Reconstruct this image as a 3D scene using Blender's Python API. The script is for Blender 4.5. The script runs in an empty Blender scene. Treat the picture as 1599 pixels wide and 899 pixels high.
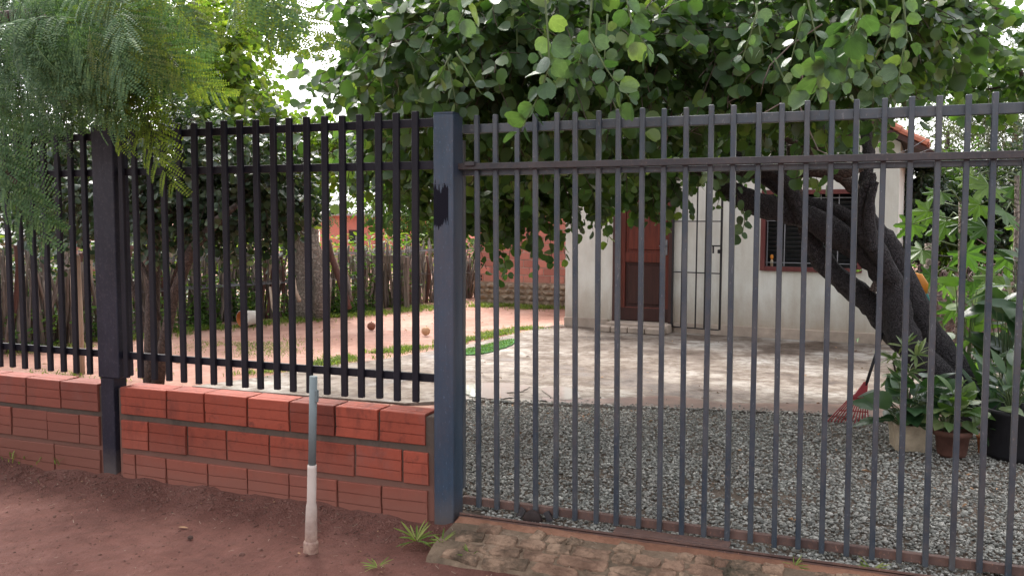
import bpy, bmesh, math, random
import numpy as np
from mathutils import Vector, Matrix, Quaternion, noise as mnoise
random.seed(7); rng = np.random.default_rng(7)
scene = bpy.context.scene
COL = scene.collection
R = math.radians

# ------------------------------------------------------------------ camera, sky, sun, exposure
CAM = Vector((0.0, -3.8516, 1.5153)); FPX = 1350.0
AX_R = Vector((0.93409962, 0.35699041, 0.00396913)); AX_U = Vector((-0.02996205, 0.06731048, 0.99728209)); AX_F = Vector((-0.35575298, 0.93167975, -0.07357086))
cd = bpy.data.cameras.new('camera'); cam = bpy.data.objects.new('camera', cd); COL.objects.link(cam)
cam.matrix_world = Matrix(((AX_R.x, AX_U.x, -AX_F.x, CAM.x), (AX_R.y, AX_U.y, -AX_F.y, CAM.y), (AX_R.z, AX_U.z, -AX_F.z, CAM.z), (0, 0, 0, 1)))
cd.sensor_width = 36; cd.lens = FPX / 1599 * 36; cd.clip_start = 0.05; cd.clip_end = 2000
scene.camera = cam
SUN_EL, SUN_AZ = R(52), R(-38)            # azimuth from +Y, negative is to the left
w = bpy.data.worlds.new('World'); scene.world = w; w.use_nodes = True
nt = w.node_tree; bg = nt.nodes['Background']
sk = nt.nodes.new('ShaderNodeTexSky'); sk.sky_type = 'NISHITA'; sk.sun_disc = False
sk.sun_elevation = SUN_EL; sk.sun_rotation = SUN_AZ; sk.dust_density = 4; sk.air_density = 1.0
hs = nt.nodes.new('ShaderNodeHueSaturation'); hs.inputs['Saturation'].default_value = 0.22; hs.inputs['Value'].default_value = 1.25
nt.links.new(sk.outputs[0], hs.inputs['Color']); nt.links.new(hs.outputs[0], bg.inputs[0])
bg.inputs[1].default_value = 0.15
sd = bpy.data.lights.new('sun', 'SUN'); sun = bpy.data.objects.new('sun', sd); COL.objects.link(sun)
sd.energy = 1.3; sd.angle = R(25); sd.color = (1.0, 0.95, 0.87)
sdir = Vector((math.sin(SUN_AZ) * math.cos(SUN_EL), math.cos(SUN_AZ) * math.cos(SUN_EL), math.sin(SUN_EL)))
sun.rotation_euler = sdir.to_track_quat('Z', 'Y').to_euler(); sun.location = sdir * 30
vs = scene.view_settings; vs.view_transform = 'Standard'; vs.look = 'None'; vs.gamma = 1; vs.use_curve_mapping = False
vs.exposure = 1.65
scene.cycles.max_bounces = 6; scene.cycles.transparent_max_bounces = 6

# ------------------------------------------------------------------ placing helpers
def ray(px, py): return AX_F + AX_R * ((px - 799.5) / FPX) - AX_U * ((py - 449.5) / FPX)
def at(px, py, Y):
    d = ray(px, py); return CAM + d * ((Y - CAM.y) / d.y)
def gnd(px, py, z=0.1):
    d = ray(px, py); return CAM + d * ((z - CAM.z) / d.z)
def rpx(r, p): return r * (Vector(p) - CAM).dot(AX_F) / FPX

# ------------------------------------------------------------------ object helpers
def tag(o, label=None, cat=None, group=None, kind=None):
    if label: o['label'] = label
    if cat: o['category'] = cat
    if group: o['group'] = group
    if kind: o['kind'] = kind
    return o
def empty(name, loc=(0, 0, 0), rz=0.0, **k):
    o = bpy.data.objects.new(name, None); COL.objects.link(o); o.location = loc; o.rotation_euler = (0, 0, rz)
    o.empty_display_size = 0.1
    return tag(o, **k)
def link(name, me, parent=None, loc=(0, 0, 0), rot=(0, 0, 0), scl=(1, 1, 1), **k):
    o = bpy.data.objects.new(name, me); COL.objects.link(o); o.parent = parent
    o.location = loc; o.rotation_euler = rot; o.scale = scl
    return tag(o, **k)

class MB:
    def __init__(s): s.v = []; s.f = []; s.sm = []
    def add(s, vs_, fs, smooth=False):
        n = len(s.v); s.v += [tuple(v) for v in vs_]; s.f += [tuple(i + n for i in f) for f in fs]; s.sm += [smooth] * len(fs); return s
    def box(s, c, d, rot=None, ch=0.0):
        c = Vector(c); x, y, z = d[0] / 2, d[1] / 2, d[2] / 2
        if ch <= 0:
            P = [(-x, -y, -z), (x, -y, -z), (x, y, -z), (-x, y, -z), (-x, -y, z), (x, -y, z), (x, y, z), (-x, y, z)]
            F = [(0, 3, 2, 1), (4, 5, 6, 7), (0, 1, 5, 4), (1, 2, 6, 5), (2, 3, 7, 6), (3, 0, 4, 7)]
        else:
            P = []; F = []
            for (zz, k) in ((-z, ch), (-z + ch, 0), (z - ch, 0), (z, ch)):
                a, b = x - k, y - k
                P += [(-a + ch, -b, zz), (a - ch, -b, zz), (a, -b + ch, zz), (a, b - ch, zz), (a - ch, b, zz), (-a + ch, b, zz), (-a, b - ch, zz), (-a, -b + ch, zz)]
            for r in range(3):
                for i in range(8):
                    j = (i + 1) % 8; F.append((r * 8 + i, r * 8 + j, r * 8 + 8 + j, r * 8 + 8 + i))
            F.append(tuple(range(7, -1, -1))); F.append(tuple(range(24, 32)))
        if rot is not None:
            M = rot if isinstance(rot, Matrix) else Matrix.Rotation(rot, 3, 'Z')
            P = [M @ Vector(p) for p in P]
        return s.add([c + Vector(p) for p in P], F)
    def bar(s, a, b, wx, wy, ch=0.0):
        a, b = Vector(a), Vector(b); d = b - a; q = d.to_track_quat('Z', 'Y').to_matrix()
        return s.box((a + b) / 2, (wx, wy, d.length), q, ch)
    def tube(s, pts, rad, n=8, cap=True, jit=0.0, smooth=True):
        pts = [Vector(p) for p in pts]
        if not hasattr(rad, '__len__'): rad = [rad] * len(pts)
        V = []; F = []; up = None
        for i, p in enumerate(pts):
            t = (pts[min(i + 1, len(pts) - 1)] - pts[max(i - 1, 0)])
            t = t.normalized() if t.length > 1e-9 else Vector((0, 0, 1))
            if up is None: up = t.orthogonal().normalized()
            up = (up - t * up.dot(t)); up = up.normalized() if up.length > 1e-6 else t.orthogonal().normalized()
            sd_ = t.cross(up)
            for k in range(n):
                a = 2 * math.pi * k / n; r = rad[i] * (1 + (random.uniform(-jit, jit) if jit else 0))
                V.append(p + (up * math.cos(a) + sd_ * math.sin(a)) * r)
        for i in range(len(pts) - 1):
            for k in range(n):
                j = (k + 1) % n; F.append((i * n + k, i * n + j, i * n + n + j, i * n + n + k))
        s.add(V, F, smooth)
        if cap:
            m = len(s.v) - len(V); s.f.append(tuple(m + k for k in range(n - 1, -1, -1))); s.sm.append(False)
            s.f.append(tuple(m + (len(pts) - 1) * n + k for k in range(n))); s.sm.append(False)
        return s
    def lathe(s, prof, c=(0, 0, 0), n=24, smooth=True):
        c = Vector(c); V = []; F = []
        for r, z in prof:
            for k in range(n):
                a = 2 * math.pi * k / n; V.append(c + Vector((r * math.cos(a), r * math.sin(a), z)))
        for i in range(len(prof) - 1):
            for k in range(n):
                j = (k + 1) % n; F.append((i * n + k, i * n + j, i * n + n + j, i * n + n + k))
        return s.add(V, F, smooth)
    def mesh(s, name, mat):
        me = bpy.data.meshes.new(name); me.from_pydata(s.v, [], s.f)
        if any(s.sm): me.polygons.foreach_set('use_smooth', s.sm)
        if mat: me.materials.append(mat)
        me.update(); return me
    def build(s, name, mat, parent=None, **k): return link(name, s.mesh(name, mat), parent, **k)

def np_mesh(name, V, pattern, npv, mat, smooth=False):
    """V (N,npv,3); pattern: list of faces over one template"""
    N = V.shape[0]; cnt = np.array([len(f) for f in pattern]); flat = np.concatenate([np.array(f) for f in pattern])
    me = bpy.data.meshes.new(name)
    me.vertices.add(N * npv); me.vertices.foreach_set('co', V.reshape(-1).astype(np.float32))
    li = (flat[None, :] + (np.arange(N) * npv)[:, None]).reshape(-1)
    me.loops.add(len(li)); me.loops.foreach_set('vertex_index', li.astype(np.int32))
    tot = np.tile(cnt, N); st = np.concatenate([[0], np.cumsum(tot)[:-1]])
    me.polygons.add(len(tot)); me.polygons.foreach_set('loop_start', st.astype(np.int32))
    if smooth: me.polygons.foreach_set('use_smooth', np.ones(len(tot), bool))
    me.update(calc_edges=True); me.validate()
    if mat: me.materials.append(mat)
    return me
def nrm(a): return a / np.maximum(np.linalg.norm(a, axis=-1, keepdims=True), 1e-9)

# ------------------------------------------------------------------ materials
class Mat:
    def __init__(s, name):
        s.m = bpy.data.materials.new(name); s.m.use_nodes = True; s.t = s.m.node_tree; s.b = s.t.nodes['Principled BSDF']; s.o = s.t.nodes['Material Output']
        s.tc = s.n('ShaderNodeTexCoord')
    def n(s, k): return s.t.nodes.new(k)
    def l(s, a, b): s.t.links.new(a, b)
    def geo(s):
        g = s.n('ShaderNodeNewGeometry'); return g
    def noise(s, scale, detail=6, rough=0.6, vec=None, stretch=None):
        x = s.n('ShaderNodeTexNoise'); x.inputs['Scale'].default_value = scale; x.inputs['Detail'].default_value = detail; x.inputs['Roughness'].default_value = rough
        v = vec or s.geo().outputs['Position']
        if stretch:
            m = s.n('ShaderNodeMapping'); m.inputs['Scale'].default_value = stretch; s.l(v, m.inputs[0]); v = m.outputs[0]
        s.l(v, x.inputs['Vector']); return x.outputs['Fac']
    def ramp(s, fac, stops):
        r = s.n('ShaderNodeValToRGB'); e = r.color_ramp.elements
        e[0].position, e[0].color = stops[0][0], (*stops[0][1], 1); e[1].position, e[1].color = stops[-1][0], (*stops[-1][1], 1)
        for p, c in stops[1:-1]:
            q = e.new(p); q.color = (*c, 1)
        s.l(fac, r.inputs[0]); return r.outputs[0]
    def fac(s, f, a, b):
        r = s.n('ShaderNodeMapRange'); r.inputs[1].default_value = a; r.inputs[2].default_value = b; s.l(f, r.inputs[0]); return r.outputs[0]
    def mix(s, f, a, b, mode='MIX'):
        x = s.n('ShaderNodeMix'); x.data_type = 'RGBA'; x.blend_type = mode
        for val, i in ((f, 0), (a, 6), (b, 7)):
            if isinstance(val, (int, float)): x.inputs[i].default_value = val
            elif isinstance(val, tuple): x.inputs[i].default_value = (*val, 1)
            else: s.l(val, x.inputs[i])
        return x.outputs[2]
    def math(s, op, a, b=0.0):
        x = s.n('ShaderNodeMath'); x.operation = op
        for val, i in ((a, 0), (b, 1)):
            if isinstance(val, (int, float)): x.inputs[i].default_value = val
            else: s.l(val, x.inputs[i])
        return x.outputs[0]
    def col(s, c):
        if isinstance(c, tuple): s.b.inputs['Base Color'].default_value = (*c, 1)
        else: s.l(c, s.b.inputs['Base Color'])
        return s
    def bump(s, h, strength=0.5, dist=0.01):
        x = s.n('ShaderNodeBump'); x.inputs['Strength'].default_value = strength; x.inputs['Distance'].default_value = dist; s.l(h, x.inputs['Height'])
        s.l(x.outputs[0], s.b.inputs['Normal']); return s
    def rough(s, r, spec=None, metal=None):
        if isinstance(r, (int, float)): s.b.inputs['Roughness'].default_value = r
        else: s.l(r, s.b.inputs['Roughness'])
        if spec is not None: s.b.inputs['Specular IOR Level'].default_value = spec
        if metal is not None: s.b.inputs['Metallic'].default_value = metal
        return s
    def rnd(s):   # one value per island and per object
        o = s.n('ShaderNodeObjectInfo'); return s.math('FRACT', s.math('ADD', s.geo().outputs['Random Per Island'], o.outputs['Random']))
    def sep(s, what='Position'):
        x = s.n('ShaderNodeSeparateXYZ'); s.l(s.geo().outputs['Position'] if what == 'Position' else s.tc.outputs['Object'], x.inputs[0]); return x.outputs

def simple(name, c, rough=0.7, var=0.25, scale=12, bump=0.2, spec=0.3, metal=0.0, dist=0.004):
    m = Mat(name); n = m.noise(scale); d = tuple(x * (1 - var) for x in c); e = tuple(min(1, x * (1 + var)) for x in c)
    base = m.ramp(n, [(0.3, d), (0.7, e)])
    m.col(m.mix(m.math('MULTIPLY', m.rnd(), 0.35), base, d)).rough(rough, spec, metal)
    if bump: m.bump(m.noise(scale * 5), bump, dist)
    return m.m
def leafmat(name, stops, trans=0.35, rough=0.42, spec=0.4, tcol=None, nscale=3.0):
    m = Mat(name); r = m.rnd()
    c = m.ramp(r, stops); n = m.noise(nscale, 3)
    c = m.mix(m.fac(n, 0.35, 0.7), c, m.mix(1.0, c, (0.62, 0.66, 0.62), 'MULTIPLY'))
    m.col(c).rough(rough, spec)
    t = m.n('ShaderNodeBsdfTranslucent'); x = m.n('ShaderNodeMixShader'); x.inputs[0].default_value = trans
    tc = m.mix(1.0, c, tcol or (1.5, 1.7, 0.6), 'MULTIPLY'); m.l(tc, t.inputs[0])
    m.l(m.b.outputs[0], x.inputs[1]); m.l(t.outputs[0], x.inputs[2]); m.l(x.outputs[0], m.o.inputs[0])
    m.bump(m.noise(60, 2), 0.15, 0.002)
    return m.m

M = {}
def dirt(name, c1, c2, c3, bumpd, sc=1.0):
    m = Mat(name); a = m.noise(1.1 * sc, 8, 0.62); b = m.noise(9 * sc, 8, 0.7); c = m.noise(60 * sc, 4, 0.7)
    base = m.ramp(a, [(0.3, c1), (0.52, c2), (0.72, c3)])
    base = m.mix(m.fac(b, 0.35, 0.75), base, m.mix(1.0, base, (0.62, 0.58, 0.57), 'MULTIPLY'))
    base = m.mix(m.math('MULTIPLY', m.fac(c, 0.55, 0.75), 0.45), base, m.mix(1.0, base, (1.45, 1.4, 1.35), 'MULTIPLY'))
    h = m.math('ADD', m.math('MULTIPLY', b, 1.0), m.math('MULTIPLY', c, 0.35))
    m.col(base).rough(m.fac(a, 0.2, 0.7), 0.25).bump(h, 0.9, bumpd); m.b.inputs['Roughness'].default_value = .85
    for lk in list(m.b.inputs['Roughness'].links): m.t.links.remove(lk)
    return m.m
M['street'] = dirt('red_dirt', (0.115, 0.044, 0.033), (0.185, 0.078, 0.059), (0.265, 0.13, 0.104), 0.06)
M['yard'] = dirt('dry_lit_dirt', (0.30, 0.15, 0.105), (0.42, 0.23, 0.175), (0.5, 0.31, 0.245), 0.012)  # same dirt as the street, drier; bright yard light put into the colour
M['orange_soil'] = dirt('orange_soil', (0.2, 0.095, 0.06), (0.30, 0.145, 0.09), (0.38, 0.2, 0.13), 0.012, 2)
M['worn_cement'] = dirt('worn_cement', (0.075, 0.06, 0.042), (0.22, 0.155, 0.105), (0.38, 0.265, 0.185), 0.02, 3)
M['pebble'] = simple('dirt_clod', (0.15, 0.07, 0.054), 0.9, 0.5)

m = Mat('concrete_stained'); st = m.noise(1.15, 9, 0.68, stretch=(0.8, 1.1, 1)); fine = m.noise(5.5, 9, 0.75); spk = m.noise(90, 3)
c = m.ramp(st, [(0.36, (0.10, 0.068, 0.05)), (0.44, (0.17, 0.13, 0.105)), (0.5, (0.29, 0.25, 0.215)), (0.64, (0.40, 0.375, 0.345))])
c = m.mix(m.fac(fine, 0.42, 0.56), m.mix(1.0, c, (0.50, 0.44, 0.40), 'MULTIPLY'), c)
c = m.mix(m.math('MULTIPLY', m.fac(spk, 0.5, 0.8), 0.3), c, (0.16, 0.12, 0.1)); dm = m.noise(.55, 6, .6); c = m.mix(m.math('MULTIPLY', m.fac(dm, .47, .57), .8), c, m.mix(1.0, c, (.56, .5, .46), 'MULTIPLY'))
m.col(c).rough(m.fac(st, 0.25, 0.5), 0.4).bump(m.math('ADD', fine, m.math('MULTIPLY', spk, 0.2)), 0.5, 0.012); M['concrete'] = m.m

m = Mat('gravel_stone'); r = m.rnd()
m.col(m.mix(m.fac(m.noise(2.2, 3), 0.4, 0.7), m.ramp(r, [(0, (0.12, 0.118, 0.105)), (0.3, (0.23, 0.225, 0.2)), (0.75, (0.32, 0.31, 0.275)), (1, (0.5, 0.48, 0.43))]), m.ramp(r, [(0, (0.10, 0.095, 0.085)), (0.5, (0.235, 0.22, 0.195)), (1, (0.42, 0.385, 0.34))]))).rough(0.8, 0.3).bump(m.noise(220, 3), 0.4, 0.002); M['gravel'] = m.m
M['gravel_base'] = dirt('gravel_bed', (0.12, 0.085, 0.065), (0.17, 0.13, 0.10), (0.22, 0.17, 0.135), 0.01, 6)

def brickmat(name, c, dark, dirtc, lo, hi):
    m = Mat(name); z = m.sep()[2]; r = m.rnd(); n = m.noise(6, 6); f = m.noise(45, 5, 0.7); s2 = m.noise(7, 5, 0.7, stretch=(1, 1, 0.35))
    base = m.mix(r, tuple(x * 0.68 for x in c), tuple(x * 1.18 for x in c))
    base = m.mix(m.math('MULTIPLY', m.fac(s2, 0.5, 0.72), 0.75), base, dark)
    base = m.mix(m.math('MULTIPLY', m.fac(f, 0.45, 0.75), 0.3), base, m.mix(1.0, base, (0.55, 0.5, 0.5), 'MULTIPLY'))
    sm = m.noise(3.3, 7, .75); base = m.mix(m.math('MULTIPLY', m.fac(sm, .54, .66), .45), base, tuple(x * .55 + .05 for x in c))
    base = m.mix(m.math('MULTIPLY', m.fac(m.noise(5.1, 7, .8), .58, .66), .6), base, dark)
    g = m.fac(m.math('ADD', z, m.math('MULTIPLY', n, -0.22)), hi, lo)     # soil splashed on the foot of the wall
    base = m.mix(g, base, dirtc)
    m.col(base).rough(0.75, 0.3).bump(f, 0.35, 0.004); return m.m
M['brick'] = brickmat('red_block', (0.28, 0.058, 0.033), (0.09, 0.024, 0.018), (0.23, 0.085, 0.06), -0.02, 0.25)
M['brick_dusty'] = brickmat('red_block_washed', (0.255, 0.062, 0.04), (0.15, 0.05, 0.037), (0.18, 0.066, 0.046), 0.10, 0.52)
M['brick_far'] = brickmat('pale_red_brick', (0.54, 0.20, 0.155), (0.46, 0.21, 0.165), (0.40, 0.22, 0.17), 0.3, 0.5)
M['mortar'] = brickmat('mortar', (0.115, 0.082, 0.063), (0.035, 0.027, 0.022), (0.20, 0.085, 0.062), 0.0, 0.3)
M['mortar_pale'] = simple('mortar_pale', (0.46, 0.34, 0.29), 0.9)
M['stone'] = simple('foundation_stone', (0.36, 0.27, 0.2), 0.9, 0.35, 9, 0.6, dist=0.02)
m = Mat('mossy_paving_stone'); n = m.noise(7, 8, .7); f = m.noise(35, 6, .7)
c = m.ramp(n, [(.36, (.05, .045, .03)), (.45, (.15, .105, .072)), (.53, (.30, .2, .135)), (.68, (.44, .3, .205))]); c = m.mix(m.math('MULTIPLY', m.fac(f, .5, .7), .6), c, (.05, .042, .032))
m.col(m.mix(m.math('MULTIPLY', m.rnd(), .55), c, (.24, .125, .085))).rough(.9, .2).bump(m.math('ADD', n, f), .9, .02); M['cobble'] = m.m

def steel(name, c1, c2, rust, amount, rough=0.42):
    m = Mat(name); n = m.noise(7, 6, 0.65, stretch=(1, 1, 0.5)); f = m.noise(55, 5, 0.7)
    c = m.ramp(n, [(0.35, c1), (0.7, c2)]); c = m.mix(m.math('MULTIPLY', m.fac(f, 0.52, 0.7), amount), c, rust)
    o_ = m.n('ShaderNodeObjectInfo'); c = m.mix(m.math('MULTIPLY', o_.outputs['Random'], .45), c, m.mix(1.0, c, (1.4, 1.3, 1.2), 'MULTIPLY')); chip = m.noise(120, 2, .5, stretch=(1, 1, .4)); c = m.mix(m.math('MULTIPLY', m.fac(chip, .66, .7), .5), c, m.mix(1.0, c, (3.0, 2.7, 2.4), 'MULTIPLY')); big = m.noise(1.6, 5, .7, stretch=(2, 2, .7)); c = m.mix(m.math('MULTIPLY', m.fac(big, .5, .72), .5), c, rust); m.col(c).rough(m.fac(n, -0.6, 1.4), 0.5).bump(f, 0.2, 0.003); m.t.links.remove(m.b.inputs['Roughness'].links[0]); m.b.inputs['Roughness'].default_value = rough; return m
M['steel_panel'] = steel('dark_blue_paint', (0.006, 0.006, 0.011), (0.012, 0.011, 0.018), (0.02, 0.015, 0.016), 0.4, 0.5).m
M['steel_panel'].node_tree.nodes['Principled BSDF'].inputs['Specular IOR Level'].default_value = 0.25
M['steel_gate'] = steel('worn_grey_paint', (0.022, 0.036, 0.054), (0.072, 0.078, 0.087), (0.075, 0.06, 0.052), 0.5, 0.34).m
M['steel_rail'] = steel('rusty_dark_paint', (0.02, 0.019, 0.023), (0.046, 0.041, 0.044), (0.07, 0.045, 0.038), 0.6, 0.5).m
M['rust'] = steel('rusted_iron', (0.06, 0.034, 0.03), (0.12, 0.07, 0.058), (0.16, 0.075, 0.05), 0.7, 0.75).m
def postmat(name, a, b, patch):
    q = steel(name, a, b, (0.06, 0.05, 0.06), 0.4); base = q.b.inputs['Base Color'].links[0].from_socket
    z = q.sep('Object')[2]
    wv = q.noise(40, 3, stretch=(1, 1, 0.06))
    base = q.mix(q.math('MULTIPLY', q.fac(wv, 0.4, 0.75), 0.5), base, q.mix(1.0, base, (1.5, 1.45, 1.4), 'MULTIPLY'))
    gz = q.fac(q.math('ADD', z, q.math('MULTIPLY', q.noise(9, 4), 0.2)), 0.33, 0.08)
    base = q.mix(gz, base, (0.11, 0.088, 0.08))
    if patch:
        x = q.sep('Object'); wz = q.math('ADD', z, q.math('MULTIPLY', q.noise(70, 3, stretch=(1, 1, 0.05)), 0.22))
        k = q.math('MULTIPLY', q.math('GREATER_THAN', wz, 1.61), q.math('LESS_THAN', wz, 1.80))
        k = q.math('MULTIPLY', k, q.math('GREATER_THAN', x[0], -0.066)); k = q.math('MULTIPLY', k, q.math('LESS_THAN', x[0], 0.028))
        k = q.math('MULTIPLY', k, q.math('LESS_THAN', x[1], -0.04))
        base = q.mix(k, base, (0.004, 0.004, 0.010)); q.l(q.math('SUBTRACT', 0.5, q.math('MULTIPLY', k, 0.38)), q.b.inputs['Specular IOR Level'])
    q.col(base); return q.m
M['post'] = postmat('slate_post_paint', (0.015, 0.033, 0.060), (0.030, 0.052, 0.086), True)
M['post_dark'] = postmat('dark_post_paint', (0.008, 0.009, 0.018), (0.016, 0.017, 0.03), False); M['post_dark'].node_tree.nodes['Principled BSDF'].inputs['Specular IOR Level'].default_value = 0.3

m = Mat('white_render'); z = m.sep('Object')[2]; n = m.noise(2.5, 7, 0.65, stretch=(1, 1, 0.6)); f = m.noise(40, 4)
c = m.ramp(n, [(0.3, (0.57, 0.54, 0.48)), (0.6, (0.70, 0.68, 0.63)), (0.8, (0.76, 0.745, 0.7))])
g = m.fac(m.math('ADD', z, m.math('MULTIPLY', m.noise(4, 5, 0.7, stretch=(1, 1, 0.4)), -0.7)), 0.25, -0.25)
c = m.mix(m.math('MULTIPLY', m.fac(m.noise(3.2, 6, .7, stretch=(2.5, 2.5, .22)), .5, .7), .4), c, (0.46, 0.40, 0.33)); m.col(m.mix(m.math('MULTIPLY', g, 0.85), c, (0.38, 0.29, 0.22))).rough(0.9, 0.2).bump(m.math('ADD', f, n), 0.25, 0.01); M['white'] = m.m
M['plinth'] = simple('plinth_render', (0.42, 0.33, 0.27), 0.9, 0.25, 5)
def wood(name, a, b, rough=0.5, axis=(14, 14, 1.2)):
    m = Mat(name); n = m.noise(3, 6, 0.6, vec=m.tc.outputs['Object'], stretch=axis)
    c = m.ramp(n, [(0.3, a), (0.7, b)]); m.col(m.mix(m.math('MULTIPLY', m.rnd(), 0.3), c, a)).rough(rough, 0.35).bump(n, 0.3, 0.004); return m.m
M['door'] = wood('red_varnished_wood', (0.07, 0.014, 0.010), (0.155, 0.033, 0.02), 0.38)
M['door_dark'] = wood('worn_dark_wood', (0.03, 0.010, 0.009), (0.06, 0.019, 0.015), 0.42)
M['frame'] = wood('dark_frame_wood', (0.045, 0.02, 0.018), (0.08, 0.035, 0.03), 0.5)
M['win_frame'] = wood('maroon_window_paint', (0.1, 0.025, 0.025), (0.15, 0.045, 0.04), 0.5)
M['stick'] = wood('weathered_stick', (0.07, 0.058, 0.05), (0.27, 0.22, 0.19), 0.9)
M['stick_pale'] = wood('pale_stick', (0.3, 0.22, 0.16), (0.45, 0.35, 0.27), 0.9)
M['redstick'] = wood('reddish_stick', (0.075, 0.034, 0.028), (0.15, 0.075, 0.06), 0.9)
M['black_iron'] = simple('black_iron', (0.02, 0.017, 0.02), 0.5, 0.3)
M['bark_wheel'] = simple('greasy_iron', (0.035, 0.022, 0.02), 0.6, 0.4, 30)
M['grey_iron'] = simple('grey_iron', (0.22, 0.22, 0.24), 0.45, 0.2)
M['dark'] = simple('shade_black', (0.012, 0.011, 0.012), 0.9, 0.1)  # near-black: dimness of rooms and brick hollows put into the colour
M['glass'] = simple('louvre_glass', (0.035, 0.038, 0.04), 0.12, 0.2, spec=0.6, bump=0)
M['tile'] = simple('clay_roof_tile', (0.34, 0.11, 0.065), 0.8, 0.35, 9)
M['pvc_grey'] = simple('grey_pipe', (0.16, 0.19, 0.195), 0.5, 0.12, 8)
m = Mat('dirty_white_pipe'); z = m.sep('Object')[2]; g = m.fac(m.math('ADD', z, m.math('MULTIPLY', m.noise(25, 5), 0.12)), 0.36, 0.1)
m.col(m.mix(g, (0.52, 0.44, 0.39), m.ramp(m.noise(14, 8, .7), [(0.38, (0.2, 0.1, 0.075)), (0.62, (0.42, 0.28, 0.21))]))).rough(0.6); M['pvc_white'] = m.m
def bark(name, a, b, sc, d):
    m = Mat(name); v = m.n('ShaderNodeTexVoronoi'); v.inputs['Scale'].default_value = sc; v.feature = 'DISTANCE_TO_EDGE'
    mp = m.n('ShaderNodeMapping'); mp.inputs['Scale'].default_value = (1, 1, 1); wv = m.n('ShaderNodeVectorMath'); wv.operation = 'ADD'
    nn = m.n('ShaderNodeTexNoise'); nn.inputs['Scale'].default_value = 9; m.l(m.geo().outputs['Position'], nn.inputs['Vector'])
    m.l(m.geo().outputs['Position'], wv.inputs[0]); sc_ = m.n('ShaderNodeVectorMath'); sc_.operation = 'SCALE'; sc_.inputs['Scale'].default_value = 0.2; m.l(nn.outputs['Color'], sc_.inputs[0]); m.l(sc_.outputs[0], wv.inputs[1])
    m.l(wv.outputs[0], v.inputs['Vector']); n = m.noise(28, 8, 0.8)
    h = m.math('ADD', m.math('MINIMUM', m.math('MULTIPLY', v.outputs['Distance'], 3.0), 0.5), n)
    m.col(m.ramp(h, [(0.35, a), (0.6, tuple((x + y) / 2 for x, y in zip(a, b))), (1.0, b)])).rough(0.85, 0.3).bump(h, 1.0, d); return m.m
M['bark'] = bark('dark_fissured_bark', (0.008, 0.007, 0.009), (0.075, 0.066, 0.07), 46, 0.03)
M['bark_brown'] = bark('brown_bark', (0.03, 0.022, 0.02), (0.115, 0.085, 0.072), 30, 0.015)
M['bark_old'] = bark('grey_old_bark', (0.13, 0.1, 0.085), (0.42, 0.345, 0.295), 16, 0.04)
M['twig'] = simple('twig', (0.085, 0.062, 0.05), 0.85, 0.3)
M['twig_bare'] = simple('bare_twig', (0.24, 0.19, 0.165), 0.85, 0.3)
M['twig_green'] = simple('green_twig', (0.10, 0.14, 0.055), 0.6, 0.3)
M['leaf'] = leafmat('round_leaf', [(0, (0.038, 0.08, 0.028)), (0.5, (0.07, 0.13, 0.048)), (0.85, (0.105, 0.17, 0.06)), (1, (0.17, 0.23, 0.07))], 0.42, 0.38, 0.45)
M['leaf_front'] = leafmat('pale_round_leaf', [(0, (0.036, 0.075, 0.034)), (0.6, (0.066, 0.118, 0.056)), (0.9, (0.10, 0.16, 0.068)), (1, (0.18, 0.24, 0.09))], 0.34, 0.36, 0.5)
M['leaf_feather'] = leafmat('feathery_leaf', [(0, (0.06, 0.115, 0.055)), (0.6, (0.10, 0.17, 0.085)), (1, (0.16, 0.235, 0.10))], 0.3, 0.6, 0.15)
M['leaf_feather_fill'] = leafmat('shaded_feather_fill', [(0, (0.018, 0.036, 0.018)), (0.7, (0.034, 0.064, 0.028)), (1, (0.1, 0.15, 0.035))], 0.35, 0.5, 0.3)  # darker copy of the frond leaf, inner shade put into the colour
M['leaf_dark'] = leafmat('dark_small_leaf', [(0, (0.022, 0.045, 0.022)), (0.7, (0.045, 0.075, 0.035)), (1, (0.1, 0.13, 0.07))], 0.22, 0.38, 0.45)
M['leaf_bright'] = leafmat('bright_leaf', [(0, (0.09, 0.15, 0.032)), (0.6, (0.15, 0.215, 0.045)), (1, (0.24, 0.27, 0.06))], 0.58, 0.45, 0.3)
M['leaf_grey'] = leafmat('grey_green_leaf', [(0, (0.06, 0.085, 0.055)), (0.6, (0.10, 0.13, 0.085)), (1, (0.15, 0.18, 0.12))], 0.35, 0.5, 0.3)
M['leaf_mango'] = leafmat('mid_green_leaf', [(0, (0.045, 0.10, 0.02)), (0.6, (0.08, 0.155, 0.03)), (1, (0.13, 0.2, 0.04))], 0.45, 0.45, 0.3)
M['leaf_pot'] = leafmat('glossy_pot_leaf', [(0, (0.025, 0.06, 0.025)), (0.6, (0.045, 0.095, 0.04)), (1, (0.075, 0.13, 0.05))], 0.25, 0.28, 0.5)
M['leaf_pale'] = leafmat('variegated_leaf', [(0, (0.1, 0.16, 0.06)), (0.5, (0.16, 0.22, 0.09)), (1, (0.34, 0.38, 0.2))], 0.3, 0.3, 0.5)
M['leaf_lobed'] = leafmat('lobed_leaf', [(0, (0.05, 0.11, 0.03)), (0.6, (0.09, 0.17, 0.045)), (1, (0.15, 0.23, 0.06))], 0.42, 0.4, 0.4)
M['grass'] = leafmat('grass_blade', [(0, (0.10, 0.155, 0.03)), (0.6, (0.18, 0.24, 0.05)), (1, (0.3, 0.31, 0.1))], 0.35, 0.6, 0.2)
M['weed'] = leafmat('weed_leaf', [(0, (0.06, 0.13, 0.03)), (0.6, (0.105, 0.19, 0.045)), (1, (0.17, 0.25, 0.07))], 0.35, 0.5, 0.3)
M['dry_leaf'] = simple('dry_leaf', (0.35, 0.2, 0.11), 0.8, 0.35)
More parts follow.
